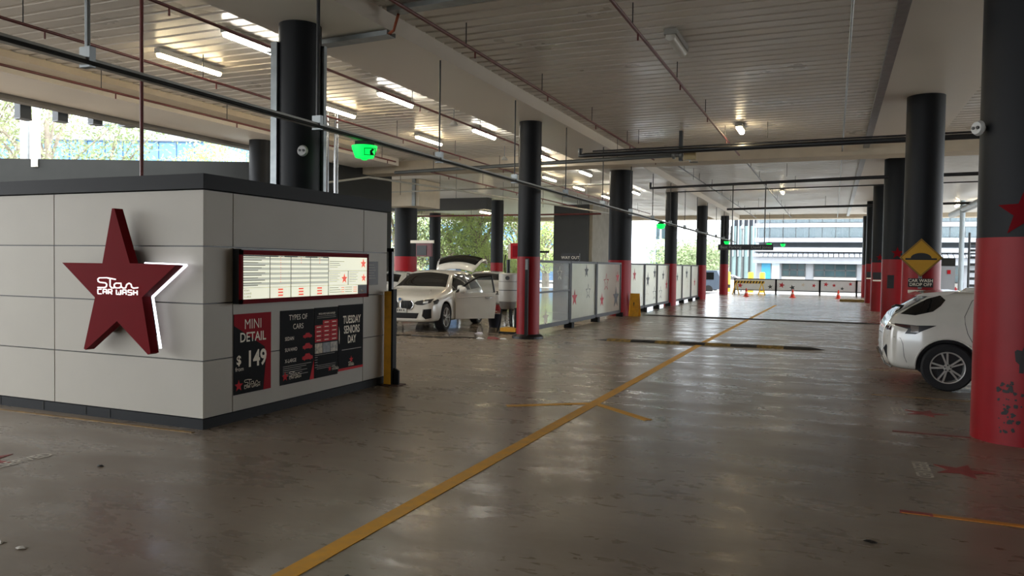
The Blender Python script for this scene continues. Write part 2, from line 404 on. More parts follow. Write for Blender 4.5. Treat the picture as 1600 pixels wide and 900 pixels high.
# the face is measured at y = 5.5
st = thing('star_sign', 'large dark red star sign with white edge light on the kiosk front', 'sign', (-6.55, 5.6, .7))
MB().prism(pts, SY, SY+.10, 'y').build('star_body', red, st)
led = mat('edge_light', (.85, .87, 1.0), emit=1.6)
def strip(a, b2, w=.012):
    a = Vector((a[0], SY+.115, a[1])); b2 = Vector((b2[0], SY+.115, b2[1])); return a, b2
m = MB()
for a, b2 in (((-6.30,1.615),(-5.76,1.605)), ((-5.76,1.605),(-6.20,1.285)), ((-6.20,1.285),(-6.095,.78))):
    A = Vector((a[0], SY+.13, a[1])); B = Vector((b2[0], SY+.13, b2[1])); m.tube([A, B], .013, 6)
m.build('edge_light', led, st)
MB().prism([(-6.63,1.75),(-6.56,1.75),(-6.5,1.55),(-6.05,1.5),(-6.3,1.27),(-6.2,.9),(-6.53,1.13),(-6.85,.9),(-6.75,1.3),(-7.0,1.5),(-6.75,1.53)], SY+.10, KY, 'y').build('mount', dark, st)
def sp(pts, r, mb, o, r_, u_, s, n=6):
    mb.tube([Vector(o)+Vector(r_)*(p[0]*s)+Vector(u_)*(p[1]*s) for p in pts], r, n)
LOGO_S = [[(.48,.98),(.08,.96),(.0,.88),(.02,.76),(.12,.70),(.40,.68),(.48,.60),(.46,.46),(.36,.40),(.0,.40)],
          [(.48,.98),(.95,.90)], [(.66,.94),(.66,.50),(.74,.40),(.86,.40)],
          [(1.24,.68),(.98,.68),(.88,.60),(.88,.48),(.98,.40),(1.18,.42),(1.24,.50),(1.24,.68),(1.26,.46),(1.36,.40),(1.48,.42),(1.54,.62),(1.66,.70),(1.76,.64),(1.80,.48),(1.90,.42),(2.12,.46)]]
BLK = {'C': [[(.9,1),(.1,1),(0,.9),(0,.1),(.1,0),(.9,0)]], 'A': [[(0,0),(0,.9),(.1,1),(.8,1),(.9,.9),(.9,0)],[(0,.45),(.9,.45)]],
       'R': [[(0,0),(0,1),(.8,1),(.9,.9),(.9,.55),(.8,.45),(.1,.45)],[(.4,.45),(.9,0)]],
       'W': [[(0,1),(0,.1),(.1,0),(.55,0),(.55,.7),(.55,0),(1.0,0),(1.1,.1),(1.1,1)]],
       'S': [[(.9,1),(.1,1),(0,.9),(0,.55),(.9,.48),(.9,.1),(.8,0),(0,0)]], 'H': [[(0,0),(0,1)],[(.9,0),(.9,1)],[(0,.5),(.9,.5)]], ' ': []}
def logo(o, r_, u_, s, rad, m_, parent, nm='lettering', n=6):
    mb = MB()
    for l in LOGO_S: sp(l, rad, mb, o, r_, u_, s, n)
    x = 0.0; h = .27; wd = .205
    for ch in 'CAR WASH':
        for l in BLK[ch]: sp([(x+p[0]*wd, p[1]*h+.03) for p in l], rad*.9, mb, o, r_, u_, s, n)
        x += {'W': .33, ' ': .14}.get(ch, .285)
    return mb.build(nm, m_, parent)
logo((-6.79, SY-.006, 1.300), (1,0,0), (0,0,.66), .258, .0068, mat('sign_white_lit', (1, .97, .95), emit=.5), st)
# ---- menu light box on the side
SX = -5.51
ms = thing('menu_light_box', 'glowing cream price board in a dark red frame on the kiosk side', 'sign', (-5.57, 7.3, 1.2))
MB().box((KX, 6.11, 1.215), (SX-.01, 8.38, 1.775)).build('case', black, ms)
def YU(X): # across the board, pixel columns of the photograph's crop to metres along y
    u = 360+X*.15; k = (u-800)/1200.0
    d = R @ Vector((k, 0.03, -1)); return d.y*(SX/d.x)
y0, y1 = YU(105), YU(1440)
fr = MB()
for q in ((y0, 1.715, y1, 1.765), (y0, 1.215, y1, 1.262), (y0, 1.215, YU(132), 1.765), (YU(1425), 1.215, y1, 1.765)): fr.box((SX-.02, q[0], q[1]), (SX+.004, q[2], q[3]))
fr.build('frame', red, ms)
scr = mat('screen_cream', (.90, .90, .70), emit=.32); scg = mat('screen_grey', (.42, .43, .36), emit=.38); scb = mat('screen_ink', (.03, .03, .03), .5); scr_r = mat('screen_red', (.75, .10, .06), emit=.36)
MB().box((SX-.02, YU(132), 1.26), (SX-.004, YU(1425), 1.716)).build('screen', scr, ms)
zt, zb = 1.700, 1.262
gm = MB(); km = MB(); rm = MB(); H = SX-.004
for k in range(6):
    z = zt-.012-(k+.0)*.052; gm.box((H, YU(134), z-.024), (H+.0022, YU(1022), z+.004))
for X in (415, 634, 836, 1024): km.box((H, YU(X)-.004, zb), (H+.003, YU(X)+.004, zt+.012))
km.box((H, YU(134), zt), (H+.003, YU(1022), zt+.014))
km.box((H, YU(134), 1.376), (H+.003, YU(1425), 1.379)); km.box((H, YU(1024), 1.548), (H+.003, YU(1425), 1.552)); km.box((H, YU(1228), 1.376), (H+.003, YU(1232), 1.55))
km.box((H, YU(1332), 1.262), (H+.003, YU(1425), 1.372))
for k in range(12):
    z = 1.69-k*.0262; km.box((H, YU(136), z-.004), (H+.0025, YU(136+(230-(k*37) % 110)), z+.003))
for k, (X, wdt) in enumerate(((1038,150),(1038,100),(1038,110),(1038,80))): km.box((H, YU(X), 1.66-k*.022), (H+.003, YU(X+wdt), 1.665-k*.022))
for k in range(6):
    z = 1.525-k*.021; km.box((H, YU(1038), z), (H+.003, YU(1038+110-(k*23) % 40), z+.004)); km.box((H, YU(1244), z), (H+.003, YU(1244+90-(k*17) % 30), z+.004))
for k in range(3): km.box((H, YU(1038), 1.345-k*.026), (H+.003, YU(1130+(k*20)), 1.35-k*.026)); km.box((H, YU(1200), 1.345-k*.026), (H+.003, YU(1270), 1.35-k*.026)); rm.box((H, YU(1160), 1.343-k*.026), (H+.003, YU(1190), 1.35-k*.026)); rm.box((H, YU(1285), 1.343-k*.026), (H+.003, YU(1320), 1.35-k*.026))
for j, X in enumerate((527, 740, 933)):
    for k in range(11): rm.box((H, YU(X-3), 1.69-k*.0262), (H+.003, YU(X+3), 1.697-k*.0262)) if j == 0 or k < 3 else None
    for k in range(3): rm.box((H, YU(X-24), 1.343-k*.032), (H+.003, YU(X+24), 1.36-k*.032))
gm.build('grey_rows', scg, ms); km.build('black_print', scb, ms)
for (X, z, s) in ((1386, 1.64, .062), (1190, 1.455, .062), (1390, 1.46, .055)):
    plane_poly(rm, star_pts(s, s*.42), (H+.001, YU(X), z), (0,1,0), (0,0,1), 0, .003)
rm.build('red_print', scr_r, ms)
hd = MB()
for X, s_ in ((530, 'DELUXE'), (740, 'PLATINUM'), (936, 'EXPRESS')): text_mb(s_, .028, (H+.004, YU(X), zt+.007), (0,1,0), (0,0,1), mb=hd)
flat_build(hd, 'column_heading', scr, ms)
dk = MB()
for k, s_ in enumerate(('SEDAN', 'SUV/4WD', 'X-LARGE')): text_mb(s_, .026, (H+.004, YU(140), 1.352-k*.033), (0,1,0), (0,0,1), 'LEFT', mb=dk)
flat_build(dk, 'row_heading', scb, ms)
logo((H+.004, YU(1362), 1.285), (0,1,0), (0,0,1), .028, .002, print_wht, ms, 'small_logo', 4)
nb = thing('notice_panel', 'small dark notice beside the glowing price board', 'notice', (KX, 8.7, 1.38))
MB().box((KX, 8.50, 1.36), (KX+.02, 8.78, 1.67)).build('backing', mat('notice_dark', '2e2a24', .5), nb)
m = MB()
for k in range(6): m.box((KX+.02, 8.55, 1.62-k*.035), (KX+.022, 8.68+(k % 3)*.02, 1.628-k*.035))
m.build('print', mat('notice_ink', '77705f', .5), nb)
# ---- posters
PX = KX+.006
def poster(nm, lab, y0, y1, z0, z1, colr=print_blk):
    t = thing(nm, lab, 'poster', (KX, (y0+y1)/2, z0), 'posters on the kiosk side')
    MB().box((KX, y0, z0), (PX, y1, z1)).build('sheet', colr, t); return t
def ptxt(t, s, size, y, z, m_=print_wht, align='CENTER', sx=1.0, bold=0.0, nm='lettering'):
    flat_build(text_mb(s, size, (PX, y, z), (0,1,0), (0,0,1), align, .003, sx, bold), nm, m_, t)
t = poster('poster', 'black and red poster reading MINI DETAIL from $149', 6.12, 6.68, .275, 1.105)
def pp(poly): return [(p[0], p[1]) for p in poly]
m = MB(); O = (PX, 0, 0)
plane_poly(m, [(6.12,1.105),(6.12,.99),(6.58,.74),(6.60,.60),(6.56,.275),(6.68,.275),(6.68,1.105)], O, (0,1,0), (0,0,1), 0, .002)
m.build('red_shape', print_red, t)
ptxt(t, 'MINI', .150, 6.40, .99, sx=.86, bold=-.001); ptxt(t, 'DETAIL', .138, 6.40, .855, sx=.88, bold=.002)
ptxt(t, '$', .13, 6.19, .625, bold=.003); ptxt(t, '149', .235, 6.455, .62, sx=.88, bold=.006); ptxt(t, 'from', .062, 6.20, .535)
def mini_logo(t, y, z, s):
    m = MB(); plane_poly(m, star_pts(s*1.0, s*.42), (PX, y, z), (0,1,0), (0,0,1), .001, .002); m.build('red_star', brred, t)
    logo((PX+.004, y+s*1.3, z-s*.70), (0,1,0), (0,0,.85), s*1.8, s*.055, print_wht, t, 'logo_lettering', 4)
mini_logo(t, 6.19, .365, .062)
t = poster('poster', 'black poster headed TYPES OF CARS with three red car drawings', 6.835, 7.430, .275, 1.105)
ptxt(t, 'TYPES OF', .086, 7.14, 1.02, sx=.9); ptxt(t, 'CARS', .086, 7.14, .915, sx=.9)
m = MB()
for k, s_ in enumerate(('SEDAN', 'SUV/4WD', 'X-LARGE')):
    z = .785-k*.125; ptxt(t, s_, .058, 6.91, z, align='LEFT', sx=.85)
    car = [(-.08,-.012),(-.08,.012),(-.045,.018),(-.03,.038),(.03,.038),(.05,.018),(.08,.010),(.08,-.015),(.055,-.015),(.045,-.026),(.033,-.015),(-.033,-.015),(-.045,-.026),(-.057,-.015)]
    plane_poly(m, [(7.31+p[0]*(1+k*.1), z+.005+p[1]*(1+k*.15)) for p in car], O, (0,1,0), (0,0,1), .001, .002)
m.build('car_drawings', brred, t)
m = MB()
for k in range(6): m.box((PX, 6.88, .475-k*.022), (PX+.002, 7.38-(k*71 % 13)*.015, .480-k*.022))
m.build('small_print', mat('fine_print', '9a958c', .5), t)
m = MB(); plane_poly(m, [(7.35,.275),(7.43,.275),(7.43,.50)], O, (0,1,0), (0,0,1), .001, .002); m.build('red_corner', brred, t)
mini_logo(t, 6.915, .365, .055)
t = poster('poster', 'black poster with a red price table and three small photographs', 7.440, 7.905, .275, 1.11)
ptxt(t, 'MAXI-AND SURCHARGES', .034, 7.68, 1.035, sx=.85)
m = MB()
for z in (1.005, .985, .42, .40, .38): m.box((PX, 7.49, z), (PX+.002, 7.86, z+.004))
for k in range(5): m.box((PX, 7.45, .52-k*.03), (PX+.002, 7.50, .525-k*.03))
m.box((PX, 7.45, .545), (PX+.002, 7.84, .549)); m.build('small_print', mat('fine_print', '9a958c', .5), t)
m = MB(); m2 = MB()
for c_ in range(3):
    for r_ in range(5 if c_ else 4):
        z = .70+r_*.052
        if r_ == 4 and c_ == 0: continue
        m.box((PX, 7.447+c_*.152, z), (PX+.002, 7.593+c_*.152, z+.047)); m2.box((PX+.002, 7.48+c_*.152, z+.018), (PX+.003, 7.56+c_*.152, z+.028))
m.build('price_table', brred, t); m2.build('price_print', print_wht, t)
for k, c_ in enumerate(('8a7a5c', '3c3a36', '7c705c')):
    MB().box((PX, 7.45+k*.152, .565), (PX+.002, 7.592+k*.152, .685)).build('printed_photo', mat('photo_%d' % k, c_, .4, var=.6, vs=22), t)
mini_logo(t, 7.74, .36, .035)
t = poster('poster', 'black poster reading TUESDAY SENIORS DAY with a red foot', 7.915, 8.455, .30, 1.12)
for k, s_ in enumerate(('TUESDAY', 'SENIORS', 'DAY')): ptxt(t, s_, .135, 8.20, .93-k*.125, sx=.66, bold=.003)
m = MB(); m.box((PX, 7.99, .555), (PX+.002, 8.41, .562)); m.build('small_print', mat('fine_print', '9a958c', .5), t)
m = MB(); m.box((PX, 7.915, .30), (PX+.002, 8.455, .33)); plane_poly(m, star_pts(.045, .019), (PX, 8.19, .425), (0,1,0), (0,0,1), .001, .002); m.build('red_print', brred, t)
m = MB(); plane_poly(m, [(7.918,.86),(7.935,.80),(7.94,.70),(7.93,.64),(7.922,.70),(7.925,.80)], O, (0,1,0), (0,0,1), .001, .002); m.build('white_swoosh', print_wht, t)
logo((PX+.004, 8.13, .345), (0,1,0), (0,0,1), .055, .003, print_wht, t, 'logo_lettering', 4)
# ---- yellow guard post at the kiosk's back corner
t = thing('guard_post', 'worn yellow steel guard post at the far corner of the kiosk', 'post', (-5.50, 8.98, 0))
MB().box((-5.585, 8.90, .012), (-5.475, 8.985, 1.27)).build('yellow_channel', yellow, t)
MB().box((-5.475, 8.90, .012), (-5.445, 8.99, 1.30)).build('steel_angle', dark, t)
MB().box((-5.60, 8.84, 0), (-5.33, 9.06, .015)).build('base_plate', mat('rust', '4a342a', .8, var=.3, vs=12), t)
MB().prism([(-5.445,.015),(-5.37,.015),(-5.37,.20),(-5.445,.24)], 8.93, 8.96, 'y').build('bracket', dark, t)
t = thing('glass_gate', 'tall black framed glass leaf standing behind the yellow post', 'gate', (-5.55, 9.3, 0))
m = MB(); m.box((-6.5, 9.20, .05), (-6.44, 9.25, 1.86)); m.box((-5.71, 9.20, .05), (-5.655, 9.25, 1.86)); m.box((-6.5, 9.20, 1.81), (-5.655, 9.25, 1.86)); m.box((-6.5, 9.20, .0), (-5.655, 9.25, .05))
m.build('frame', black, t); MB().box((-6.44, 9.22, .05), (-5.71, 9.228, 1.81)).build('pane', glass, t)

# ------------------------------------------------------------------ lights
def batten(x, y, warm_, L=1.32, z=4.97, lab='', on=True, w=.055):
    t = thing('strip_light', lab, 'light', (x, y, z), 'strip lights on the ceiling')
    MB().box((x-w, y-L/2, z+.02), (x+w, y+L/2, z+.10)).build('housing', mat('lamp_body', '8c8a84', .5), t)
    m = MB(); m.lathe((x, y, z), [(.012, -L/2+.01), (w*.8, -L/2+.03), (w*.8, L/2-.03), (.012, L/2-.01)], 'y', 12)
    m.build('diffuser', (warm if warm_ else cool) if on else mat('lamp_off', 'b9b6ac', .35), t, smooth=True)
    return t
ordn = ['nearest', 'second', 'third', 'fourth', 'fifth', 'sixth', 'seventh', 'eighth']
for k, y in enumerate((10.0, 14.15, 18.35, 23.6, 27.9, 31.6, 35.9)): batten(-10.15, y, True, 1.4, lab='warm strip light, %s from the camera in the left warm row' % ordn[k])
for k, y in enumerate((9.45, 13.6, 17.9, 22.4, 26.6, 30.8, 34.2)): batten(-8.3, y, False, 1.3, lab='cool white strip light, %s from the camera in the row nearer the columns' % ordn[k])
batten(-2.14, 19.2, True, .75, lab='short warm light glowing before the long black pipe', w=.08)
batten(-2.12, 35.4, True, .8, lab='small warm light high over the far aisle', w=.08)
batten(-2.24, 11.6, True, 1.0, lab='unlit clear strip fitting on the ribbed ceiling over the aisle', on=False, w=.09)
batten(-17.0, 36.9, True, 1.2, z=4.4, lab='warm strip light under the dark bulkhead far left', w=.08)
batten(6.4, 42.5, True, .8, lab='far warm light beyond the right columns, nearer the massive column', w=.09)
batten(5.7, 44.6, True, .8, lab='far warm light beyond the right columns, beside the hump sign column', w=.09)

# ------------------------------------------------------------------ overhead rail with hangers
Z = 3.30
t = thing('lighting_rail', 'long grey double rail hung on rods beside the left columns', 'rail', (-5.8, 20, Z))
MB().box((-5.835, -2, Z-.03), (-5.765, 50.5, Z+.03)).build('channel', railm, t)
MB().tube([(-5.735, -2, Z-.02), (-5.735, 50.5, Z-.02)], .018, 8).build('cable', dgrey, t)
for k in range(-1, 15):
    y = 4.6+k*3.11
    MB().cyl((-5.8, y, Z+.12), (-5.8, y, 5.1 if y < 50 else 5), .022 if k < 2 else .014, 8).build('hanger_rod', galv if k < 1 else pipeblk, t)
    MB().box((-5.86, y-.03, Z-.05), (-5.74, y+.03, Z+.12)).build('clamp', galv, t)
def exit_sign(y, lab, s=1.0, x=-5.80):
    t = thing('exit_sign', lab, 'sign', (x, y, Z-.28), 'glowing green exit signs under the rail')
    MB().box((x-.10, y-.08, Z-.09), (x+.10, y+.08, Z-.03)).build('mount', dgrey, t)
    c = (x, y, Z)
    MB().lathe(c, [(.17*s, -.095), (.165*s, -.13), (.12*s, -.25), (.05*s, -.262), (.03*s, -.28)], 'z', 24).build('green_dome', green, t, smooth=True)
    if x > -5: MB().cyl((x, y, Z-.03), (x, y, 5.1 if y < 52 else 5), .012, 6).build('hanger_rod', pipeblk, t)
    if y < 12:
        r_ = Vector((.80, .60, 0)).normalized(); n_ = Vector((.60, -.80, 0)).normalized(); u_ = (Vector((0,0,1))+n_*.35).normalized()
        o_ = Vector((x, y, Z-.185))+n_*.155+r_*.06
        m = MB()
        for q in (rect(-.075,.04,.075,.048), rect(-.075,-.048,.075,-.04), rect(-.075,-.04,-.067,.04), rect(.067,-.04,.075,.04)): plane_poly(m, q, o_, r_, u_, .002, .003)
        plane_poly(m, [(.005,-.04),(.055,-.04),(.03,.0),(.06,.03),(.03,.04),(.0,.01)], o_, r_, u_, .002, .003)
        m.build('running_figure_symbol', black, t)
    return t
exit_sign(8.72, 'large glowing green exit dome above the kiosk roof')
exit_sign(27.8, 'green exit dome hanging right of the thick column')
exit_sign(46.5, 'green exit dome just above the hanging parking sign')
exit_sign(50.2, 'green exit dome near the far opening, left of the twin', .9, -3.72)
exit_sign(51.0, 'farthest green exit dome near the far opening', .9, -2.95)
# ------------------------------------------------------------------ sprinkler and service pipes
def pipe(lab, pts, r, m_, hang=0, step=3.1, n=10, top=5.10, heads=False, group='ceiling pipes', nm='sprinkler_pipe'):
    mid = Vector(pts[len(pts)//2]); t = thing(nm, lab, 'pipe', mid, group)
    MB().tube(pts, r, n).build('pipe', m_, t, smooth=True)
    if hang:
        a = Vector(pts[0]); b2 = Vector(pts[-1]); L = (b2-a).length; k = step*.5; d = (b2-a)/L
        while k < L:
            p = a+d*k
            MB().tube([p+Vector((0,0,r)), Vector((p.x, p.y, top))], .008, 6).build('hanger', pipeblk, t)
            if heads: MB().tube([p+d*.3, p+d*.3-Vector((0,0,.11))], .013, 6).build('sprinkler_head', m_, t)
            k += step
    return t
pipe('maroon sprinkler pipe passing under the left warm lights', [(-9.82,-4,4.7),(-9.82,44,4.7)], .022, pipered, 1, heads=True)
pipe('dark sprinkler pipe between the kiosk column and cool lights', [(-7.6,-4,4.76),(-7.6,22.2,4.76)], .022, pipered, 1, heads=True)
pipe('maroon sprinkler pipe right of the left ceiling band', [(-4.92,-4,4.78),(-4.92,22.4,4.78)], .024, pipered, 1, heads=True)
pipe('dark sprinkler pipe crossing the middle of the ribbed ceiling', [(-2.5,-4,4.8),(-2.5,22.3,4.8)], .024, pipered, 1, heads=True)
pipe('pale conduit running along the right of the ribbed ceiling', [(.13,-4,4.84),(.16,51,4.84)], .018, galv, 1, step=4, top=5.1)
pipe('maroon pipe along the inside of the left edge band', [(-12.2,-4,4.7),(-12.2,20,4.7)], .022, pipered, 1, heads=True)
pipe('maroon vertical pipe dropping onto the kiosk roof', [(-7.62,6.76,2.5),(-7.62,6.76,5.1)], .022, pipered)
pipe('thin maroon pipe on the far deck over the fence', [(-4.6,24,4.85),(-4.6,51,4.85)], .022, pipeblk, 1)
pipe('thin pipe on the far deck over the aisle', [(-2.5,24,4.85),(-2.5,51,4.85)], .022, pipeblk, 1)
pipe('long fat black pipe crossing the aisle before the cross beam', [(-6.15,19.2,4.70),(-6.15,19.2,4.52),(-6.0,19.2,4.52),(1.1,18.95,4.52),(12,18.6,4.52)], .062, pipeblk, 1, top=5.1)
pipe('thin black pipe just above the fat black pipe', [(-5.9,19.5,4.66),(12,18.9,4.66)], .022, pipeblk, 0)
pipe('grey pipe under the fat black pipe ending at a valve', [(-13.0,21.3,4.55),(-3.8,19.7,4.50)], .055, mat('pipe_grey', '4c4f4e', .45), 1)
pipe('second black pipe crossing the aisle beyond the beam', [(-6.1,27.3,4.66),(-6.1,27.3,4.46),(1.0,26.2,4.50),(12,25.2,4.5)], .055, pipeblk, 1)
pipe('third black pipe crossing the aisle farther away', [(-5.0,39.9,4.60),(1.3,38.6,4.58),(12,37.0,4.58)], .055, pipeblk, 1)
pipe('thin black pipe crossing under the far deck', [(-6.0,31.0,4.66),(12,29.0,4.66)], .022, pipeblk, 1)
pipe('maroon pipe crossing the far left opening', [(-23,38,4.32),(-11,38,4.32)], .045, pipered, 1)
pipe('thin grey pipe crossing behind the vacuum machine', [(-22,27,4.5),(-7,26.4,4.55)], .03, railm, 1)
pipe('grey pipe from the wall pipework toward the far columns', [(-15.0,18.8,3.9),(-13.8,21.0,4.4),(-10.5,40,4.4)], .035, railm, 1)
pipe('pale pipe running along the far left deck', [(-12.4,22,4.7),(-12.4,44,4.7)], .028, pipered, 1, heads=True)
for k, (x, y) in enumerate(((-10.1, 13.75), (-10.0, 13.95))):
    pipe(['silver downpipe behind the kiosk column, left of the pair', 'silver downpipe behind the kiosk column, right of the pair'][k], [(x,y,0.0),(x,y,4.86)], .05, steel, nm='downpipe', group='silver downpipes')
# valve assembly and its bracket
t = thing('pipe_valve', 'pipe valve and square bracket hanging at the end of the grey pipe', 'valve', (-3.6, 19.7, 4.4))
MB().box((-3.68,19.62,4.35), (-3.60,19.78,5.1)).build('bracket_post', pipeblk, t)
MB().lathe((-3.72,19.68,4.50), [(.05,-.14),(.10,-.12),(.10,-.06),(.06,-.05),(.06,.05),(.10,.06),(.10,.12),(.05,.14)], 'x', 16).build('valve_body', galv, t, smooth=True)
MB().box((-3.55,19.6,4.36), (-3.25,19.75,4.56)).build('valve_box', mat('brass', '8a7a5a', .4, metal=.6), t)
MB().tube([(-3.4,19.65,4.4),(-3.4,19.65,4.30),(-3.2,19.65,4.30)], .02, 8).build('drain_elbow', galv, t)
# cable trays
def tray(lab, a, b2, w=.10):
    a = Vector(a); b2 = Vector(b2); d = (b2-a).normalized(); s_ = d.cross(Vector((0,0,1)))
    t = thing('cable_tray', lab, 'cable tray', (a+b2)/2, 'galvanised cable trays')
    L = (b2-a).length/2; c = (a+b2)/2
    m = MB(); m.obox(c, d*L, s_*w, (0,0,.004)); m.obox(c+s_*w+Vector((0,0,.03)), d*L, s_*.004, (0,0,.03)); m.obox(c-s_*w+Vector((0,0,.03)), d*L, s_*.004, (0,0,.03))
    m.build('tray', galv, t)
    m = MB(); m.tube([a+Vector((0,0,.03)), b2+Vector((0,0,.03))], .015, 6); m.tube([a+s_*.04+Vector((0,0,.03)), b2+s_*.04+Vector((0,0,.03))], .012, 6); m.build('cables', pipered, t)
    return t
tray('cable tray crossing the ceiling band beside the kiosk column', (-7.9, 9.35, 4.78), (-5.7, 9.20, 4.78))
tray('cable tray continuing across the ribbed ceiling at the top edge', (-5.55, 8.95, 5.0), (.8, 8.6, 5.0))
pipe('orange cable looping between the two cable trays', [(-5.75,9.18,4.80),(-5.6,9.1,4.82),(-5.45,8.97,4.98)], .02, mat('cable_orange', '8a4026', .5), nm='cable')
tray('cable tray following the left side of the right ceiling band', (.72, -4, 4.90), (.74, 51, 4.90), .07)
pipe('fat galvanised duct beyond the right columns', [(5.4,22,4.45),(5.4,44,4.45)], .16, galv, nm='spiral_duct', n=20)
for k, (x, y, z, f) in enumerate(((-6.55, 8.39, 3.13, (.3,-.95)), (1.28, 8.72, 3.05, (-.8,-.6)))):
    t = thing('security_camera', ['white twin-lens security camera on the dark column above the kiosk', 'white security camera on the left side of the massive column'][k], 'camera', (x, y, z))
    f = Vector((f[0], f[1], 0)).normalized()
    MB().tube([Vector((x,y,z))+f*-.12, Vector((x,y,z))+f*.04], .03, 10).build('arm', mat('cctv_white', 'b9b9b6', .4), t)
    MB().tube([Vector((x,y,z))-f*.0, Vector((x,y,z))+f*.035], [.075, .06], 20).build('housing', mat('cctv_white', 'b9b9b6', .4), t, smooth=True)
    s_ = f.cross(Vector((0,0,1)))
    for q in (-.025, .025): MB().tube([Vector((x,y,z))+f*.03+s_*q, Vector((x,y,z))+f*.05+s_*q], .016, 10).build('lens', black, t)
for k, (x, y, z) in enumerate(((-9.1,11.6,4.75), (-8.9,20.6,4.7), (-7.9,15.4,4.75))):
    t = thing('ceiling_sensor', ['small ceiling speaker left of the kiosk column', 'small ceiling speaker farthest beyond the exit dome', 'small ceiling speaker near the second cool light'][k], 'speaker', (x,y,z))
    MB().cyl((x,y,z+.1), (x,y,5.1), .012, 8).build('rod', galv, t)
    MB().lathe((x,y,z), [(.10,0),(.07,.06),(.03,.10)], 'z', 16).build('horn', mat('cctv_white', 'b9b9b6', .4), t, smooth=True)
# ------------------------------------------------------------------ hanging signs
def hang_sign(nm, lab, x0, x1, y, z0, z1, words):
    t = thing(nm, lab, 'sign', ((x0+x1)/2, y, z0))
    MB().box((x0,y,z0), (x1,y+.12,z1)).build('board', black, t)
    for s_, x, al, sz in words: flat_build(text_mb(s_, sz, (x, y, (z0+z1)/2), (1,0,0), (0,0,1), al, .004), 'lettering', mat('sign_text', '8d8d8a', .5), t)
    for x in (x0+.55, x1-.35): MB().cyl((x,y+.06,z1), (x,y+.06,5.1), .022, 8).build('hanger_rod', pipeblk, t)
    return t
hang_sign('hanging_sign', 'long black hanging sign reading Best Parking and David Jones', -4.47, -2.28, 33.0, 2.40, 2.63, [('Best Parking', -4.38, 'LEFT', .17), ('David Jones', -3.15, 'LEFT', .17)])
t = thing('way_out_sign', 'small black WAY OUT sign in front of the dark shaft', 'sign', (-6.65, 20, 1.775))
MB().box((-6.90,20.0,1.79), (-6.38,20.05,1.99)).build('board', black, t); flat_build(text_mb('WAY OUT', .11, (-6.64,20.0,1.87), (1,0,0), (0,0,1), 'CENTER', .004), 'lettering', print_wht, t)
MB().box((-6.52,20.0,1.774), (-6.42,20.05,1.80)).build('foot', black, t)
# dark lift shaft
sh = thing('lift_shaft', 'dark square shaft with a bare concrete side beyond the glass fence', 'shaft', (-13, 40, 0))
MB().box((-13.7, 38.4, .0), (-11.8, 38.6, 4.86)).build('dark_face', mat('shaft_dark', '2e3132', .6), sh)
MB().box((-13.7, 38.6, 0), (-11.62, 42.6, 4.86)).build('block', conc, sh)
# ------------------------------------------------------------------ yellow hump warning sign
t = thing('warning_sign', 'yellow diamond sign with a black road hump, CAR WASH DROP OFF below', 'sign', (1.55, 16.65, 1.25))
yw = mat('sign_yellow', 'b98a1c', .35, metal=.1); sy = 16.66
D = [(0,-.375),(.375,0),(0,.375),(-.375,0)]
def dia(s): return [(1.55+p[0]*s, 1.90+p[1]*s) for p in D]
MB().prism(dia(1), sy, sy+.03, 'y').build('plate_rim', black, t); MB().prism(dia(.97), sy-.004, sy, 'y').build('plate', yw, t)
m = MB(); m.prism(dia(.93), sy-.006, sy-.004, 'y'); m.build('border', black, t); MB().prism(dia(.895), sy-.009, sy-.006, 'y').build('plate_face', yw, t)
hp = [(1.28,1.855),(1.82,1.855),(1.82,1.89),(1.73,1.89)]+[(1.55+.18*math.cos(a), 1.89+.10*math.sin(a)) for a in [PI*k/10 for k in range(11)]]+[(1.37,1.89),(1.28,1.89)]
MB().prism(hp, sy-.012, sy-.009, 'y').build('hump_symbol', black, t)
MB().box((1.34,sy,1.33), (1.77,sy+.02,1.50)).build('caption_plate', black, t)
for k, s_ in enumerate(('CAR WASH', 'DROP OFF')): flat_build(text_mb(s_, .082, (1.555,sy,1.455-k*.075), (1,0,0), (0,0,1), 'CENTER', .004, 1, .001), 'caption', print_wht, t)
MB().box((1.34,sy,1.22), (1.70,sy+.015,1.275)).build('white_strip', print_wht, t)
MB().box((1.52,sy+.03,1.3), (1.58,sy+.13,2.2)).build('mounting_bar', galv, t)
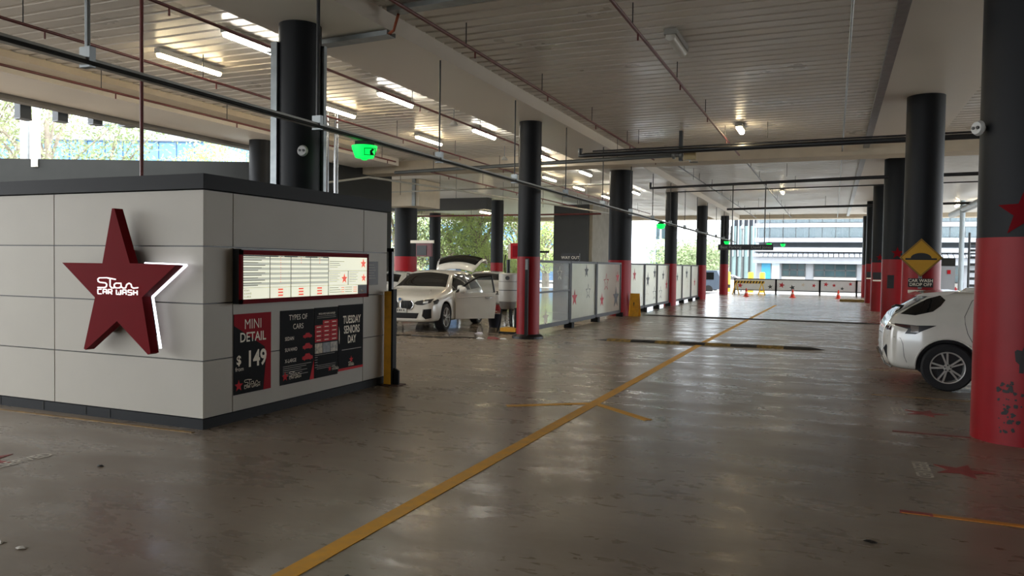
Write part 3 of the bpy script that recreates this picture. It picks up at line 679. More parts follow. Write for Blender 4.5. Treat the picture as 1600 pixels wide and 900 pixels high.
# ------------------------------------------------------------------ glass fence with star decals
frm = mat('fence_frame', '34373a', .45)
def fpanel(y0, y1, lab, stars, film, x0=-6.47, x1=-6.47):
    a = Vector((x0,y0,0)); b2 = Vector((x1,y1,0)); d = (b2-a).normalized(); up = Vector((0,0,1)); nrm = d.cross(up)
    t = thing('glass_fence_panel', lab, 'fence', (a+b2)/2, 'glass fence panels along the aisle')
    for p in (a+d*.03, b2-d*.03): MB().obox(p+up*.95, d*.035, nrm*.03, up*.82).build('post', frm, t)
    for p in (a+d*.03, b2-d*.03): MB().obox(p+up*.07, d*.045, nrm*.11, up*.07).build('foot', dark, t)
    c = (a+b2)/2; L = (b2-a).length/2
    MB().obox(c+up*1.745, d*L, nrm*.035, up*.03).build('top_rail', frm, t); MB().obox(c+up*.17, d*L, nrm*.025, up*.05).build('bottom_rail', frm, t)
    MB().obox(c+up*.97, d*(L-.07), nrm*.006, up*.75).build('glass_pane', glass if not film else frost, t)
    for (s_, z, r0, m_, hollow) in stars:
        m = MB(); o_ = a+d*(s_*L*2)+up*z+nrm*.008
        if hollow:
            P1 = star_pts(r0, r0*.42); P2 = star_pts(r0*.78, r0*.33); i = len(m.v)
            for p in P1+P2: m.v.append(tuple(o_+d*p[0]+up*p[1]))
            for k in range(10): m.f.append((i+k, i+(k+1) % 10, i+10+(k+1) % 10, i+10+k))
        else: plane_poly(m, star_pts(r0, r0*.42), o_, d, up, 0, .002)
        m.build('star_decal', m_, t)
    return t
sgrey = mat('decal_grey', '34383c', .5); spale = mat('decal_pale', 'cfc8b8', .5); sred = mat('decal_red', 'b0202c', .5)
fpanel(16.5, 19.45, 'clear glass fence panel nearest the camera with a pale star', [(.38,.36,.24,spale,0),(.72,1.45,.2,spale,1)], False)
MB().box((-6.50,16.5,.98), (-6.44,19.4,1.02)).build('mid_rail', frm, [o_ for o_ in COL.objects if o_.name.startswith('glass_fence_panel')][-1])
fpanel(19.5, 21.9, 'frosted fence panel left of the WAY OUT end with a low red star', [(.16,.78,.24,sred,0),(.68,.92,.24,sgrey,1),(.60,1.5,.2,sgrey,0)], True)
fpanel(21.95, 24.75, 'frosted fence panel just before the thick column with four stars', [(.22,.62,.22,sred,0),(.38,1.15,.30,sred,1),(.80,.65,.36,sgrey,0),(.86,1.30,.2,sred,0)], True)
fpanel(26.0, 28.2, 'frosted fence panel right after the thick column', [(.30,1.35,.24,sred,0),(.75,.45,.25,spale,1)], True)
fpanel(28.25, 30.4, 'frosted fence panel second after the thick column', [(.25,1.15,.3,sgrey,0),(.2,.55,.28,spale,1),(.8,1.4,.25,sgrey,0),(.8,.6,.3,sgrey,1)], True)
fpanel(30.45, 32.8, 'frosted fence panel before the third column', [(.5,1.3,.22,sgrey,0),(.3,.6,.3,sgrey,1),(.8,.9,.22,sred,0)], True)
fpanel(33.6, 35.9, 'frosted fence panel right after the third column', [(.5,1.2,.22,sgrey,0)], True)
fpanel(35.95, 38.3, 'frosted fence panel second after the third column', [(.5,1.35,.3,sgrey,0),(.6,.9,.3,spale,1)], True)
fpanel(38.35, 40.5, 'last frosted fence panel on the aisle side', [(.5,.9,.22,sred,0)], True)
# ------------------------------------------------------------------ far star fence along the opening
xs_ = [-5.9, -3.35, -.75, 1.35, 4.2, 7.0]
for k in range(5):
    x0, x1 = xs_[k], xs_[k+1]; t = thing('star_fence_panel', 'white far fence panel with stars, %s from the left' % ['first', 'second', 'third', 'fourth', 'fifth'][k], 'fence', ((x0+x1)/2, 51.7, 0), 'white star fence at the far opening')
    for x in (x0, x1): MB().box((x-.05,51.68,0), (x+.05,51.76,1.0)).build('post', frm, t)
    MB().box((x0,51.69,.93), (x1,51.75,.99)).build('top_rail', frm, t); MB().box((x0,51.69,.22), (x1,51.75,.28)).build('bottom_rail', frm, t)
    MB().box((x0+.05,51.71,.28), (x1-.05,51.73,.93)).build('white_sheet', mat('star_sheet', 'd6dadb', .6), t)
    for q in range(4):
        r0 = random.uniform(.12,.2); m = MB(); plane_poly(m, star_pts(r0, r0*.42, PI/2+random.uniform(-.3,.3)), (x0+.35+q*(x1-x0-.7)/3, 51.705, random.uniform(.45,.78)), (1,0,0), (0,0,1), 0, .003); m.build('star_decal', random.choice([sred, sgrey, spale]), t)
# ------------------------------------------------------------------ floor furniture
def cone(x, y, s, lab):
    t = thing('traffic_cone', lab, 'cone', (x, y, 0), 'orange traffic cones'); oc = mat('cone_orange', 'e23a1e', .5)
    MB().rbox((x-.18*s,y-.18*s,0), (x+.18*s,y+.18*s,.03)).build('base', oc, t)
    MB().lathe((x,y,0), [(.13*s,.03),(.12*s,.05),(.03*s,.48*s),(.02*s,.49*s)], 'z', 20).build('body', oc, t, smooth=True)
    MB().lathe((x,y,0), [(.094*s,.20*s),(.068*s,.30*s)], 'z', 20).build('white_collar', mat('cone_band', 'e9b7a8', .4), t, smooth=True)
cone(-4.65, 46.6, 1.0, 'orange cone beneath the striped barrier'); cone(-2.12, 46.9, 1.0, 'orange cone alone in the middle of the far exit'); cone(.30, 47.2, 1.0, 'orange cone nearest the right columns')
t = thing('barrier', 'low yellow and black striped barrier board at the far left exit', 'barrier', (-4.8, 49.8, 0))
for k in range(10): MB().prism([(-5.7+k*.18,.72),(-5.61+k*.18,.72),(-5.55+k*.18,.86),(-5.64+k*.18,.86)], 49.8, 49.84, 'y').build('stripe', black, t)
MB().box((-5.72,49.805,.71), (-3.9,49.86,.87)).build('board', mat('barrier_yellow', 'e0b93a', .5), t)
for x in (-5.6,-4.05):
    MB().prism([(x-.25,.0),(x-.18,.0),(x+.02,.8),(x-.04,.8)], 49.87, 49.9, 'y').build('leg', mat('barrier_yellow', 'e0b93a', .5), t); MB().prism([(x+.22,.0),(x+.15,.0),(x-.04,.8),(x+.02,.8)], 49.87, 49.9, 'y').build('leg', mat('barrier_yellow', 'e0b93a', .5), t)
t = thing('wet_floor_sign', 'yellow folding wet floor sign at the thick column', 'sign', (-6.05, 25.2, 0))
for s_ in (-1, 1): MB().obox((-6.08+.0, 25.2+s_*.10, .38), (.16,0,0), (0,.008,0), (0,-s_*.10,.38)).build('leaf', yellow, t)
MB().prism([(-6.24,.12),(-6.20,.12),(-6.13,.66),(-6.15,.66)], 24.98, 25.0, 'y').build('moulded_edge', yellow, t)
flat_build(text_mb('!', .3, (-6.08,25.09,.36), (1,0,0), (0,0,1), 'CENTER', .02), 'black_symbol', black, t)
# speed humps
def hump(nm, lab, x0, x1, y0, y1, stripes, h=.05):
    t = thing(nm, lab, 'speed hump', ((x0+x1)/2, (y0+y1)/2, 0)); n = 18; L = x1-x0; k = 0
    for k in range(n):
        xa = x0+L*k/n; xb = x0+L*(k+1)/n; ya = y0+(y1-y0)*k/n; end0 = k == 0; end1 = k == n-1
        w = .17; m = MB(); i = 0
        prof = [(-w,0),(-w*.7,h*.6),(-w*.3,h),(w*.3,h),(w*.7,h*.6),(w,0)]
        f0 = .15 if end0 else 1; f1 = .15 if end1 else 1
        for (x, f_) in ((xa, f0), (xb, f1)): m.v += [(x, ya+p[0]*(f_ if f_ < 1 else 1), max(.001, p[1]*f_)) for p in prof]
        for j in range(5): m.f.append((j, j+1, 7+j, 6+j))
        m.f.append((0,1,2,3,4,5)); m.f.append((11,10,9,8,7,6)); m.f.append((0,5,11,6))
        m.build('rubber_segment', stripes[k % len(stripes)] if not (end0 or end1) else black, t)
wy = mat('worn_yellow', '7d6428', .6, var=.7, vs=14); rub = mat('hump_rubber', '1c1c1d', .6, var=.2)
hump('speed_hump', 'black and worn yellow speed hump crossing the aisle', -4.85, -.12, 16.58, 16.92, [rub, wy, wy, rub], .045)
t = hump('speed_hump', 'thin dark hump strip crossing the aisle farther away', -6.2, 1.4, 25.85, 25.8, [rub], .03)
t = thing('kerb_block', 'low yellow-edged kerb block beside the right columns', 'kerb', (.75, 43.5, 0)); MB().rbox((.35,43,0), (1.5,44.6,.12)).build('block', wy, t)
# painted floor markings
def paint(nm, poly, m_, z=.004, lab=None):
    o_ = MB().prism(poly, .0005, z, 'z').build(nm, m_, fl)
    if lab: o_['label'] = lab
    return o_
lineY = mat('line_yellow', 'dba026', .58, var=.12, vs=9, rvar=.08)
def lseg(x0, y0, x1, y1, w, nm='painted_line', m_=None, lab=None):
    a = Vector((x0,y0)); b2 = Vector((x1,y1)); d = (b2-a).normalized(); n_ = Vector((-d.y,d.x))*w/2
    return paint(nm, [tuple(a+n_), tuple(a-n_), tuple(b2-n_), tuple(b2+n_)], m_ or lineY, .004+random.uniform(0,.0015), lab)
lseg(-2.62, 1.5, -2.60, 17.0, .125, lab='yellow lane line down the aisle'); lseg(-2.60, 17.0, -2.35, 36.5, .125)
lseg(-3.49, 8.24, -2.62, 8.86, .10, lab='short yellow line meeting the lane line'); lseg(-2.60, 8.86, -1.80, 8.16, .10)
lseg(-8.9, 5.52, -5.62, 5.58, .045, m_=mat('line_faded', '8a6c3c', .5, var=.4, vs=10), lab='faded yellow line along the kiosk base')
lseg(.47, 5.84, 1.9, 5.84, .055, m_=mat('line_orange', 'c07a1e', .45, var=.15)); lseg(.46, 5.845, .66, 5.84, .056, m_=mat('line_redend', '8c2a26', .45))
lseg(.5, 11.2, 2.6, 11.2, .035, m_=mat('line_faded', '8a6c3c')); lseg(.55, 14.0, 1.4, 14.0, .035, m_=mat('line_faded', '8a6c3c')); lseg(.6, 8.75, 1.3, 8.75, .04, m_=mat('line_red', '6e2622', .5, var=.3))
fr_ = mat('floor_red', '8a2a26', .5, var=.25, vs=8); fw_ = mat('floor_white', 'dcd6c8', .5, var=.2, vs=10)
def fstar(x, y, r0, rot=0): m = MB(); m.prism([(x+p[0], y+p[1]) for p in star_pts(r0, r0*.4, rot)], .0005, .004, 'z'); m.build('painted_star', fr_, fl)
def ftext(s_, x, y, size, r_, u_): flat_build(text_mb(s_, size, (x,y,.0), r_, u_, 'CENTER', .005, .70, .0025), 'painted_lettering', fw_, fl)
fstar(1.02, 7.25, .24, 0); ftext('RESERVED', .715, 7.15, .175, (0,-1,0), (1,0,0))
fstar(1.02, 10.0, .24, 0); ftext('RESERVED', .73, 10.0, .175, (0,-1,0), (1,0,0))
fstar(-6.33, 4.04, .27, PI/2); ftext('RESERVED', -6.05, 4.16, .18, (0,1,0), (-1,0,0))

# ------------------------------------------------------------------ cars (local frame: x forward from the rear bumper, z up)
cpaint = mat('car_white', 'd8d5cc', .16, coat=1.0, var=.0)
cpaint2 = mat('car_silver_white', 'cfcfcc', .16, coat=1.0)
cglass = mat('car_glass', '0b0d0f', .04, spec=.8, var=0)
cblk = mat('car_black_trim', '121315', .35)
tyre = mat('tyre', '17171a', .75, bump=.1)
rimm = mat('alloy', 'b4b2ac', .3, metal=.35)
lampr = mat('tail_lamp', '3a1214', .08, coat=1)
lampc = mat('head_lamp', '2a2d31', .05, coat=1)
chrome = mat('chrome', 'd8d8d8', .08, metal=1)
def lerp(a, b2, t): return a+(b2-a)*t
def section(zb, zt, zbelt, w, wr):
    zbelt = min(zbelt, zt-.02); h = zbelt-zb
    half = [(0, zb), (w*.55, zb), (w*.90, zb+.015), (w*.985, zb+.10*h+.02), (w*1.0, zb+.35*h), (w*1.0, zb+.62*h), (w*.985, zb+.86*h), (w*.945, zbelt),
            (lerp(w*.935, wr, .40), lerp(zbelt, zt, .40)), (lerp(w*.93, wr, .80), lerp(zbelt, zt, .80)), (wr*.93, lerp(zbelt, zt, .955)), (wr*.62, zt), (0, zt+.012*min(1, (zt-zbelt)*4))]
    return half+[(-p[0], p[1]) for p in half[-2:0:-1]]
def car_shell(stations, paint, name, parent, wheels, wr_=.37, W=1.0):
    m = MB(); n = None
    for s_ in stations:
        sec = section(*s_[1:]); n = len(sec); m.v += [(s_[0], p[0], p[1]) for p in sec]
    for k in range(len(stations)-1):
        for j in range(n): m.f.append((k*n+j, k*n+(j+1) % n, (k+1)*n+(j+1) % n, (k+1)*n+j))
    m.f.append(tuple(range(n))); m.f.append(tuple(range(len(stations)*n-1, (len(stations)-1)*n-1, -1)))
    ob = m.build(name, paint, parent, local=True)
    sb = ob.modifiers.new('s', 'SUBSURF'); sb.levels = 2; sb.render_levels = 2
    cut = MB()
    for (x, side, z) in wheels: cut.lathe((x, side*W, z), [(wr_, -.28), (wr_, .28)], 'y', 40)
    co = cut.build('cutter', cblk, None, local=True); ob.data.materials.append(cblk)
    co.parent = parent
    bo = ob.modifiers.new('b', 'BOOLEAN'); bo.operation = 'DIFFERENCE'; bo.object = co; bo.solver = 'EXACT'
    try: bo.material_mode = 'TRANSFER'
    except Exception: pass
    bpy.context.view_layer.update()
    dg = bpy.context.evaluated_depsgraph_get(); me = bpy.data.meshes.new_from_object(ob.evaluated_get(dg))
    ob.modifiers.clear(); ob.data = me; me.name = name
    for p in me.polygons: p.use_smooth = True
    try: me.set_sharp_from_angle(angle=R_(40))
    except Exception: pass
    bpy.data.objects.remove(co)
    bv = BVHTree.FromPolygons([v.co.copy() for v in me.vertices], [tuple(p.vertices) for p in me.polygons])
    return ob, bv
def cast(bv, ax, side, a, b2, eps):
    o_, d = {'y': (Vector((a, 5*side, b2)), Vector((0, -side, 0))), 'x': (Vector((8*side+2, a, b2)), Vector((-side, 0, 0))), 'z': (Vector((a, b2, 5)), Vector((0, 0, -1)))}[ax]
    h = bv.ray_cast(o_, d)
    if h[0] is None: return None
    nrm = h[1] if h[1].dot(d) < 0 else -h[1]
    return h[0]+nrm*eps
def patch(bv, poly, ax, side, m_, name, parent, eps=.006, step=.06, smooth=True):
    v, f = tri_fill(poly, step); m = MB(); idx = {}
    for i, p in enumerate(v):
        q = cast(bv, ax, side, p[0], p[1], eps)
        if q is not None: idx[i] = len(m.v); m.v.append(tuple(q))
    for q in f:
        if all(i in idx for i in q): m.f.append(tuple(idx[i] for i in q))
    return m.build(name, m_, parent, local=True, smooth=smooth)
def seam(bv, pts, ax, side, parent, m_=None, r=.004, name='panel_gap', eps=.0):
    out = []
    for a, b2 in zip(pts[:-1], pts[1:]):
        n = max(1, int(math.dist(a, b2)/.06))
        for k in range(n): out.append((lerp(a[0], b2[0], k/n), lerp(a[1], b2[1], k/n)))
    out.append(pts[-1]); c = [cast(bv, ax, side, p[0], p[1], eps) for p in out]; c = [q for q in c if q is not None]
    if len(c) > 1: return MB().tube(c, r, 6).build(name, m_ or cblk, parent, local=True)
def wheel(x, y, side, r, parent, spokes=5, double=True, name='wheel', rs=.67):
    R0 = r; R1 = r*rs
    w = MB().lathe((x, y, r), [(R1, side*-.10), (R0*.93, side*-.11), (R0, side*-.085), (R0, side*.085), (R0*.93, side*.11), (R1*1.03, side*.105), (R1, side*.09)], 'y', 48, closed=True).build(name, tyre, parent, local=True, smooth=True)
    MB().lathe((x, y, r), [(R1*1.01, side*.09), (R1*1.0, side*.102), (R1*.93, side*.10), (R1*.90, side*.05), (R1*.9, side*-.08)], 'y', 48, closed=True).build('rim', rimm, w, local=True, smooth=True)
    MB().lathe((x, y, r), [(R1*.92, side*-.02), (R1*.92, side*.0)], 'y', 32).build('brake_backing', cblk, w, local=True)
    m = MB(); c = Vector((x, y+side*.085, r))
    for k in range(spokes):
        a0 = PI/2+2*PI*k/spokes+.2
        for da in ((-.17, .17) if double else (0,)):
            a = a0+da; d = Vector((math.cos(a), 0, math.sin(a))); t_ = Vector((-math.sin(a), 0, math.cos(a)))
            m.obox(c+d*R1*.58, d*R1*.40, t_*R1*(.055 if double else .1), Vector((0, .014, 0)))
    m.build('spokes', rimm, w, local=True)
    MB().lathe((x, y+side*.08, r), [(R1*.24, side*-.02), (R1*.24, side*.02), (R1*.16, side*.03)], 'y', 20).build('hub', rimm, w, local=True)
    m = MB()
    for k in range(5):
        a = PI/2+2*PI*k/5; m.lathe((x+R1*.17*math.cos(a), y+side*.10, r+R1*.17*math.sin(a)), [(R1*.045, 0), (R1*.045, side*.012)], 'y', 8)
    m.build('wheel_nuts', cblk, w, local=True)
    return w
# ---- white hatchback at the right, tail toward the aisle
hb = thing('hatchback_car', 'white hatchback parked at right with its tail beside the massive column', 'car', (.675, 12.86, 0))
hs = [(a_[0], a_[1], a_[2] if a_[2] < 1.05 else 1.05+(a_[2]-1.05)*.84)+a_[3:] for a_ in [(.0,.42,.70,.66,.50,.46),(.03,.34,.84,.80,.66,.60),(.10,.27,.97,.90,.765,.62),(.17,.25,1.05,.93,.81,.64),(.25,.24,1.10,.95,.835,.62),(.38,.23,1.20,.965,.86,.60),(.50,.23,1.305,.97,.875,.585),(.60,.22,1.375,.97,.885,.575),(.75,.20,1.405,.97,.89,.57),(1.0,.17,1.42,.965,.893,.575),(1.4,.16,1.435,.955,.895,.585),(2.0,.16,1.43,.94,.895,.59),(2.45,.16,1.38,.93,.89,.58),(2.8,.17,1.22,.93,.885,.60),(3.1,.17,1.03,.92,.88,.68),(3.5,.18,.94,.86,.87,.72),(3.95,.2,.87,.80,.84,.68),(4.2,.24,.74,.68,.74,.6),(4.34,.3,.62,.58,.55,.45)]]
WH = [(.80, s_, .325) for s_ in (-1, 1)]+[(3.44, s_, .325) for s_ in (-1, 1)]
body, bv = car_shell(hs, cpaint, 'body', hb, WH, .385, .90)
for s_ in (-1, 1):
    patch(bv, [(1.12,.985),(1.42,.975),(1.42,1.33),(1.30,1.29),(1.20,1.20),(1.10,1.05)], 'y', s_, cglass, 'rear_side_window', hb)
    patch(bv, [(1.50,.975),(2.55,.96),(2.40,1.16),(2.15,1.30),(1.50,1.345)], 'y', s_, cglass, 'side_window', hb)
    seam(bv, [(1.00,1.03),(1.00,.93),(1.03,.80),(1.10,.66),(1.19,.55)], 'y', s_, hb); seam(bv, [(1.00,1.03),(1.10,1.24),(1.28,1.36)], 'y', s_, hb)
    patch(bv, [(.10,.905),(.42,.885),(.66,.895),(.50,.82),(.40,.765),(.27,.765),(.31,.83),(.16,.87)], 'y', s_, cblk, 'lamp_surround', hb, .005)
    patch(bv, [(.30,.885),(.44,.875),(.44,.79),(.34,.79),(.35,.83)], 'y', s_, mat('lamp_clear', '6e6560', .08, coat=1), 'lamp_lens', hb, .009, .04)
    patch(bv, [(.10,.895),(.34,.88),(.34,.845),(.18,.865)], 'y', s_, lampr, 'lamp_red', hb, .009, .04)
    seam(bv, [(.06,.72),(.22,.70),(.25,.62),(.27,.45),(.33,.30)], 'y', s_, hb, r=.003)
    # wheel arch lip
    seam(bv, [(.80+.40*math.cos(a), .325+.40*math.sin(a)) for a in [PI*k/20 for k in range(21)]], 'y', s_, hb, cpaint, .012, 'arch_lip', .0)
    seam(bv, [(1.16,.75),(1.36,.75)], 'y', s_, hb, chrome, .008, 'door_crease')
patch(bv, [(-.62,.98),(.62,.98),(.52,1.28),(-.52,1.28)], 'x', -1, cglass, 'rear_window', hb, .006)
for s_ in (-1, 1):   # glass wraps round the corner of the tailgate
    patch(bv, [(.22,1.03),(.40,1.02),(.62,1.08),(.72,1.16),(.78,1.24),(.72,1.30),(.56,1.25),(.36,1.13)], 'y', s_, cglass, 'rear_quarter_glass', hb, .006)
    patch(bv, [(s_*.42,.86),(s_*.74,.86),(s_*.74,.80),(s_*.42,.82)], 'x', -1, lampr, 'rear_lamp', hb)
patch(bv, [(-.60,.30),(.60,.30),(.50,.46),(-.50,.46)], 'x', -1, cblk, 'diffuser', hb)
for s_ in (-1, 1):
    MB().prism([(.012,.54),(.05,.60),(.13,.38),(.16,.30),(.10,.30)], s_*.60, s_*.70, 'y').build('bumper_vent', cblk, hb, local=True)
    MB().tube([(.0,s_*.64,.42),(.04,s_*.74,.33),(.12,s_*.80,.29)], .018, 8).build('chrome_reflector', chrome, hb, local=True)
sp_ = MB(); sp_.prism([(.40,1.295),(.50,1.33),(.80,1.365),(.95,1.372),(.80,1.31),(.60,1.285)], -.56, .56, 'y'); sp_.build('roof_spoiler', cpaint, hb, local=True)
MB().prism([(1.05,1.36),(1.12,1.41),(1.28,1.42),(1.40,1.37)], -.04, .04, 'y').build('roof_antenna', cpaint, hb, local=True)
MB().tube([(.34,-.2,1.12),(.20,-.1,1.13),(.16,0,1.10)], .018, 8).build('rear_wiper', cblk, hb, local=True)
for (x, s_, z) in WH: wheel(x, s_*.80, s_, .325, hb)
MB().box((.6,-.72,.2),(3.7,.72,.30)).build('underbody', cblk, hb, local=True)
MB().prism([(.69,.30),(.72,.30),(.72,.18),(.69,.18)], -.84, -.70, 'y').build('mud_flap', cblk, hb, local=True)

# ---- white crossover being washed: faces the camera (nose to -y)
sv = thing('crossover_car', 'white crossover facing the camera with its front door open and tailgate raised', 'car', (-10.15, 20.25, 0), rz=-PI/2+.13)
ss = [(.0,.38,.66,.62,.55,.5),(.05,.30,.92,.86,.74,.6),(.14,.26,1.05,.92,.82,.62),(.3,.24,1.24,.95,.86,.60),(.5,.23,1.40,.96,.885,.60),(.8,.22,1.46,.96,.90,.60),(1.4,.20,1.49,.95,.905,.61),(2.0,.19,1.485,.94,.905,.61),(2.35,.19,1.44,.93,.905,.60),(2.7,.19,1.24,.93,.90,.62),(3.02,.20,1.04,.925,.895,.70),(3.4,.21,.985,.88,.89,.74),(3.8,.22,.93,.84,.88,.72),(4.08,.23,.88,.80,.885,.72),(4.22,.24,.84,.76,.86,.70),(4.30,.27,.77,.73,.80,.66),(4.33,.34,.68,.65,.72,.60)]
WS = [(.82, s_, .335) for s_ in (-1, 1)]+[(3.50, s_, .335) for s_ in (-1, 1)]
body, bv = car_shell(ss, cpaint, 'body', sv, WS, .395, .92)
wsp = [(3.00,-.68),(3.02,0),(3.00,.68),(2.40,.555),(2.34,0),(2.40,-.555)]
patch(bv, wsp, 'z', 1, cglass, 'windscreen', sv, .006, .08)
for s_ in (-1, 1):
    patch(bv, [(1.50,.965),(1.50,1.39),(2.12,1.40),(2.38,1.30),(2.72,1.06),(2.80,.97)], 'y', s_, cglass, 'side_window', sv)
    patch(bv, [(.55,1.0),(1.42,.97),(1.42,1.40),(.85,1.38)], 'y', s_, cglass, 'rear_side_window', sv)
    patch(bv, [(s_*.37,.70),(s_*.44,.755),(s_*.64,.79),(s_*.80,.81),(s_*.78,.72),(s_*.60,.665),(s_*.45,.665)], 'x', 1, lampc, 'head_lamp', sv, .006, .04)
    patch(bv, [(4.06,.69),(4.22,.68),(4.20,.76),(3.96,.80),(3.92,.77)], 'y', s_, lampc, 'head_lamp_wrap', sv, .006, .04)
    patch(bv, [(s_*.60,.74),(s_*.72,.76),(s_*.72,.71),(s_*.60,.70)], 'x', 1, mat('lamp_bright', 'cfd4d6', .1, coat=1), 'lamp_reflector', sv, .010, .04)
    patch(bv, [(s_*.62,.56),(s_*.80,.58),(s_*.80,.36),(s_*.66,.33),(s_*.59,.40)], 'x', 1, cblk, 'air_intake', sv, .006, .04)
    seam(bv, [(s_*.60,.57),(s_*.57,.40),(s_*.66,.31)], 'x', 1, sv, cpaint, .016, 'intake_lip')
    # kidney grille half
    g_ = [(s_*.03,.70),(s_*.06,.75),(s_*.30,.75),(s_*.355,.70),(s_*.355,.63),(s_*.29,.555),(s_*.08,.555),(s_*.03,.61)]
    patch(bv, g_, 'x', 1, cblk, 'grille', sv, .010, .04); seam(bv, g_+[g_[0]], 'x', 1, sv, chrome, .009, 'grille_surround', .012)
    for k in range(7): y = s_*(.07+k*.042); seam(bv, [(y,.74),(y,.57)], 'x', 1, sv, mat('grille_slat', '2b2d30', .25, metal=.6), .006, 'grille_slat', .014)
    seam(bv, [(3.50+.41*math.cos(a), .335+.41*math.sin(a)) for a in [PI*k/20 for k in range(21)]], 'y', s_, sv, cpaint, .012, 'arch_lip')
    MB().lathe((2.74, s_*1.0, 1.03), [(.02,-.10),(.075,-.07),(.085,0),(.07,.07),(.02,.10)], 'y', 16).build('door_mirror', cpaint, sv, local=True, smooth=True)
    seam(bv, [(s_*.62,.88),(s_*.50,.96),(s_*.40,1.0)], 'x', 1, sv, cpaint, .010, 'bonnet_crease')
patch(bv, [(-.50,.47),(.50,.47),(.44,.34),(-.44,.34)], 'x', 1, cblk, 'lower_grille', sv, .006, .05)
MB().box((4.335,-.19,.49),(4.35,.19,.575)).build('number_plate', mat('plate_white', 'c9c8c0', .4), sv, local=True)
m = MB()
for k, wd in enumerate((.02,.03,.02,.03,.02,.025)): m.box((4.35,-.15+k*.052,.51),(4.353,-.15+k*.052+wd,.555))
m.build('plate_print', black, sv, local=True)
MB().lathe((4.30,0,.795), [(.035,-.01),(.035,.02)], 'x', 20).build('bonnet_badge', mat('badge_blue', '4f6f9a', .3), sv, local=True)
for (x, s_, z) in WS: wheel(x, s_*.80, s_, .335, sv, rs=.72)
MB().box((.6,-.72,.2),(3.7,.72,.30)).build('underbody', cblk, sv, local=True)
# open front door on the camera's right (car's left), hinged near x = 2.72
hx, hy = 2.90, .90; ang = R_(52); dd = Vector((-math.cos(ang), math.sin(ang), 0)); dn = Vector((math.sin(ang), math.cos(ang), 0))
def dpt(u, z, o_=0): return Vector((hx, hy, 0))+dd*u+dn*o_+Vector((0,0,z))
dr = MB(); n_ = 0
prof = [(0,.26),(1.06,.26),(1.10,.60),(1.08,.93),(0,.93)]
for o_ in (0,.07):
    dr.v += [tuple(dpt(p[0], p[1], o_)) for p in prof]
dr.f += [(0,1,2,3,4),(9,8,7,6,5)]+[(j,(j+1)%5,5+(j+1)%5,5+j) for j in range(5)]
dob = dr.build('open_door', cpaint, sv, local=True)
m = MB(); fr2 = [(.02,.93),(.34,1.18),(.62,1.33),(.98,1.36),(1.07,.93)]
m.tube([dpt(p[0], p[1], .035) for p in fr2], .028, 8); m.build('window_frame', cblk, dob, local=True)
m = MB(); m.v += [tuple(dpt(p[0], p[1], .035)) for p in fr2]; m.f.append((0,1,2,3,4)); m.build('window_glass', mat('door_glass', '8a979a', .03, alpha=.35), dob, local=True)
m = MB(); m.tube([dpt(.05,.80,.075), dpt(1.04,.84,.075)], .012, 6); m.build('crease', cpaint, dob, local=True)
MB().obox(dpt(.88,.80,.09), dd*.09, dn*.012, (0,0,.014)).build('door_handle', chrome, dob, local=True)
MB().lathe(tuple(dpt(.16,1.0,.16)), [(.02,-.10),(.08,-.06),(.09,0),(.075,.06),(.02,.10)], 'y', 16).build('mirror', cpaint, dob, local=True, smooth=True)
# raised tailgate: arched white rim, dark glass
tg = MB(); N = 14; rows = [(.42,1.475,.56,.0),(.22,1.60,.62,.03),(-.02,1.72,.68,.05),(-.30,1.80,.74,.04),(-.42,1.72,.74,.0)]
for (x, z, w, c_) in rows:
    for k in range(N+1):
        t_ = -1+2*k/N; tg.v.append((x, w*t_, z+c_+.10*(1-t_**2)-.04))
for r_ in range(len(rows)-1):
    for k in range(N): tg.f.append((r_*(N+1)+k, r_*(N+1)+k+1, (r_+1)*(N+1)+k+1, (r_+1)*(N+1)+k))
tgo = tg.build('tailgate', cpaint, sv, local=True, smooth=True)
tm = tgo.modifiers.new('s', 'SOLIDIFY'); tm.thickness = .03
m = MB(); rows2 = [(.20,1.635,.56,.03),(.08,1.69,.60,.045),(-.05,1.75,.62,.055),(-.24,1.815,.66,.05)]
for (x, z, w, c_) in rows2:
    for k in range(N+1): t_ = -1+2*k/N; m.v.append((x, w*t_, z+c_+.10*(1-t_**2)-.035))
for r_ in range(3):
    for k in range(N): m.f.append((r_*(N+1)+k, r_*(N+1)+k+1, (r_+1)*(N+1)+k+1, (r_+1)*(N+1)+k))
m.build('tailgate_glass', cglass, tgo, local=True, smooth=True)
